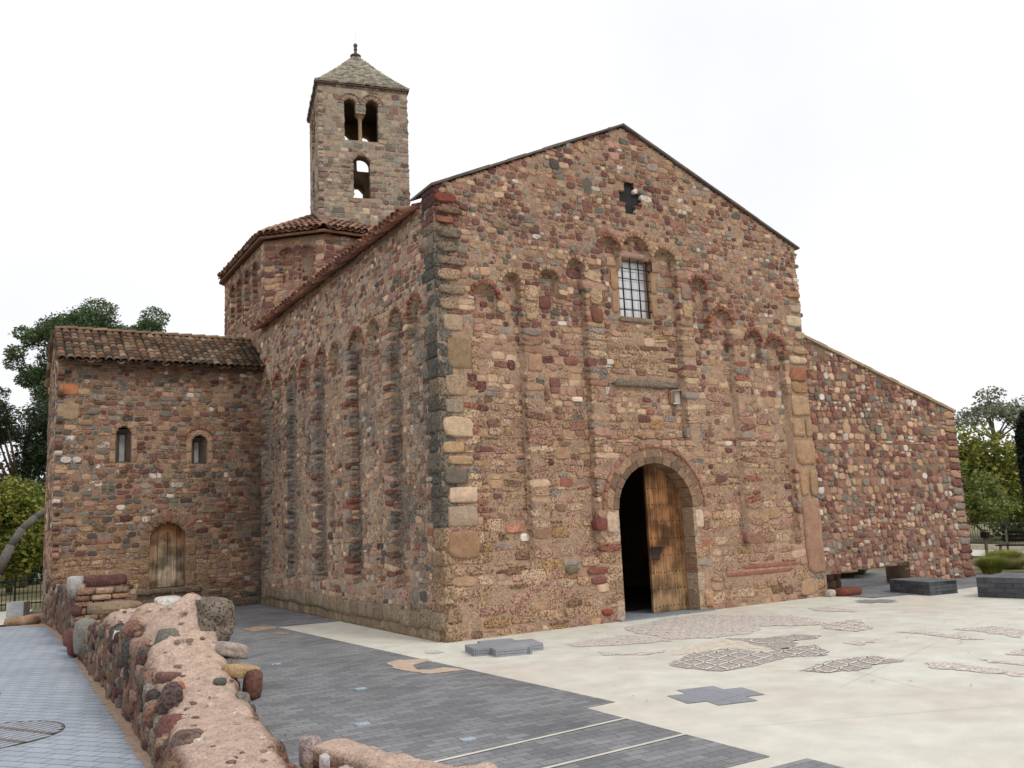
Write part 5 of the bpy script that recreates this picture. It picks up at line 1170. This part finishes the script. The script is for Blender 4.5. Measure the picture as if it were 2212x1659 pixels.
# right background
pb = scat((27.5,11.6,3.0),(1.6,2.2,1.3),26,(.95,1.0,.8))+scat((28.5,8.6,3.0),(1.2,1.6,1.2),18,(.9,1.,.8))+scat((28,10,1.6),(1.6,2.2,.8),16,(.95,1.,.7))
tree('broadleaf_tree', [(28,10.4,0,.2),(28,10.3,2.6,.14)], pb, 19000, .12, YEL+[L(104,112,54)], 'dense rounded yellow-green tree beyond the right end of the wing wall')
pb = scat((38.8,14.3,6.0),(2.2,2.4,.9),18,(.75,.75,.45))
tree('broadleaf_tree', [(38.5,14,0,.2),(38.5,14,4.6,.12),(38.6,14.2,5.8,.06)], pb, 3400, .11, [L(128,134,114), L(110,118,96), L(146,150,128)], 'sparse feathery tree top against the white sky at right', shell=.2)
pb = [(23.75,4.4,z,.30+.03*math.sin(z*3),.30,.5) for z in np.arange(.5,4.0,.22)]+[(23.8,4.4,4.2,.12,.12,.35)]
tree('cypress', [(23.75,4.4,0,.1),(23.75,4.4,3.6,.03)], pb, 24000, .055, [L(34,44,34), L(26,36,28), L(44,54,38)], 'narrow dark cypress at the right edge', asp=2.2)
pb = scat((19.9,4.6,1.6),(1.1,1.1,.65),20,(.42,.42,.34))
yt = tree('young_tree', [(18.3,2.9,0,.045),(18.3,2.9,.75,.04),(18.15,3.05,1.0,.03),(17.9,3.4,1.6,.015)], scat((18.5,3.3,1.75),(1.0,1.3,.55),18,(.36,.4,.28)), 5200, .07, [L(128,138,74), L(104,120,62), L(146,152,90)], 'young tree with a dark box strapped to its thin trunk', shell=.2)
bx_ = MB(); box(bx_, (18.22,2.80,.62), (18.38,2.98,.78), L(36,34,34)); bx_.build('box', M_IRON, yt, smooth=False)
fence((21.6,-2), (26.6,13.5), .95, 'dark green mesh fence beyond the plaza at right', step=.12, col=L(58,70,62), z0=.0)
kw = MB(); a = np.array([20.9,-2.]); b = np.array([25.6,13.5]); d = (b-a)/np.linalg.norm(b-a); s = np.array([d[1],-d[0]])*.15
kw.add([(*(a-s),0),(*(a+s),0),(*(b+s),0),(*(b-s),0),(*(a-s),.17),(*(a+s),.17),(*(b+s),.17),(*(b-s),.17)], BQ, C=L(190,180,160)); kw.build('low_wall', M_SM, smooth=False, loc=(a[0],a[1],0), label='low pale kerb wall in front of the green mesh fence', category='wall')
pbk = scat((31,4,1.4),(1.6,9,1.0),40,(1.2,1.4,1.1)); hb = MB(); leaves(hb, pbk+scat((34,12,2.2),(2,6,1),20,(1.5,1.5,1.2)), 24000, .14, YEL+GRN, 1.5, .4); hb.build('shrubbery', M_LEAF, smooth=False, kind='stuff', label='green hedge mass behind the right fence', category='shrubs')
lt_ = MB()
for k in range(150):
    x, y = rng.uniform(-4.3, 8), rng.uniform(-8, 8); 
    if x > -.1 and y > -.2: y = -rng.uniform(.05, 7)
    if rng.random() < .35: x, y = (rng.uniform(-.3,-.1), rng.uniform(0,9)) if rng.random() < .5 else (rng.uniform(0,8), rng.uniform(-.28,-.1))
    a = rng.uniform(0,3.1); d = np.array([math.cos(a), math.sin(a)])*rng.uniform(.008,.022); n_ = np.array([-d[1], d[0]])*.5
    lt_.add([(x-d[0],y-d[1],.014),(x+n_[0],y+n_[1],.020),(x+d[0],y+d[1],.015),(x-n_[0],y-n_[1],.016)], [[0,1,2,3]], C=[L(104,80,56), L(128,104,70), L(80,66,52)][rng.integers(3)])
lt_.build('leaf_litter', M_LEAF, smooth=False, kind='stuff', label='scattered dry leaf bits on the paving', category='leaf litter')
# ornamental grass
def grass(x, y, r, h, n, label, cols):
    mb = MB(); a = rng.uniform(0,2*np.pi,n); rr = rng.uniform(0,1,n)**.5*r*.35; lean = rng.uniform(.1,1.,n)*r; hh = h*rng.uniform(.6,1.,n)*(1-.35*(lean/r)**2)
    ps = []
    for k in range(4):
        t_ = k/3; R_ = rr+lean*t_**1.8; ps.append(np.stack([x+np.cos(a)*R_, y+np.sin(a)*R_, hh*np.sin(t_*np.pi/2*1.05)], 1))
    w = .006; sd_ = np.stack([-np.sin(a), np.cos(a), 0*a],1); V = []; 
    for k in range(4): ww = w*(1-k/3.3); V += [ps[k]-sd_*ww, ps[k]+sd_*ww]
    V = np.stack(V,1); T = 8; Q = np.array([[0,1,3,2],[2,3,5,4],[4,5,7,6]]); off = (np.arange(n)*T)[:,None,None]
    C = np.array(cols)[rng.integers(len(cols),size=n)]*rng.uniform(.7,1.25,n)[:,None]
    mb.add(V.reshape(-1,3), (Q[None]+off).reshape(-1,4), C=np.repeat(C,T,0)); mb.build('grass_clump', M_LEAF, smooth=False, loc=(x,y,0), label=label, category='grass clump', group='ornamental grass clumps')
GC = [L(150,152,78), L(128,138,66), L(170,164,96), L(112,122,58)]; GO = [L(176,160,104), L(150,146,82), L(188,168,118)]
grass(14.2,.35,.55,.42,2600,'greenest grass clump directly beside the foot of the wing wall',GC)
grass(14.9,-.35,.60,.40,2600,'straw-coloured grass clump right of the greenest clump',GO)
grass(16.0,.9,.65,.46,2400,'dense grass clump behind the two front clumps, near the young tree',GC)
grass(16.3,-.5,.65,.42,2400,'grass clump at the right edge behind the brick bench',GO)
grass(17.2,1.9,.6,.40,2000,'farthest grass clump at the foot of the young tree',GC)
grass(11.9,2.6,.6,.40,2400,'grass clump seen through the low gap under the wing wall',GC)
grass(12.7,2.9,.6,.40,2400,'second grass clump seen through the gap, partly hidden by its pillar',GC)
# park bench at the right edge
be = empty('park_bench', (19.4,2.2,0), label='dark slatted park bench at the right edge of the photo', category='bench')
m = MB()
for k in range(4): box(m, (18.9+k*.10,1.5,.36), (18.98+k*.10,3.0,.39), L(58,50,48))
m.build('seat', M_SM, be, smooth=False)
m = MB()
for k in range(3): box(m, (19.32,1.5,.46+k*.11), (19.35,3.0,.55+k*.11), L(52,46,46))
m.build('backrest', M_SM, be, smooth=False)
for y in (1.6,2.85):
    m = MB(); box(m, (18.92,y,0), (18.97,y+.06,.36), L(150,146,140)); box(m, (19.30,y,0), (19.318,y+.06,.8), L(150,146,140)); m.build('leg', M_SM, be, smooth=False)

for o in D.objects:
    if '_w' in o: del o['_w']
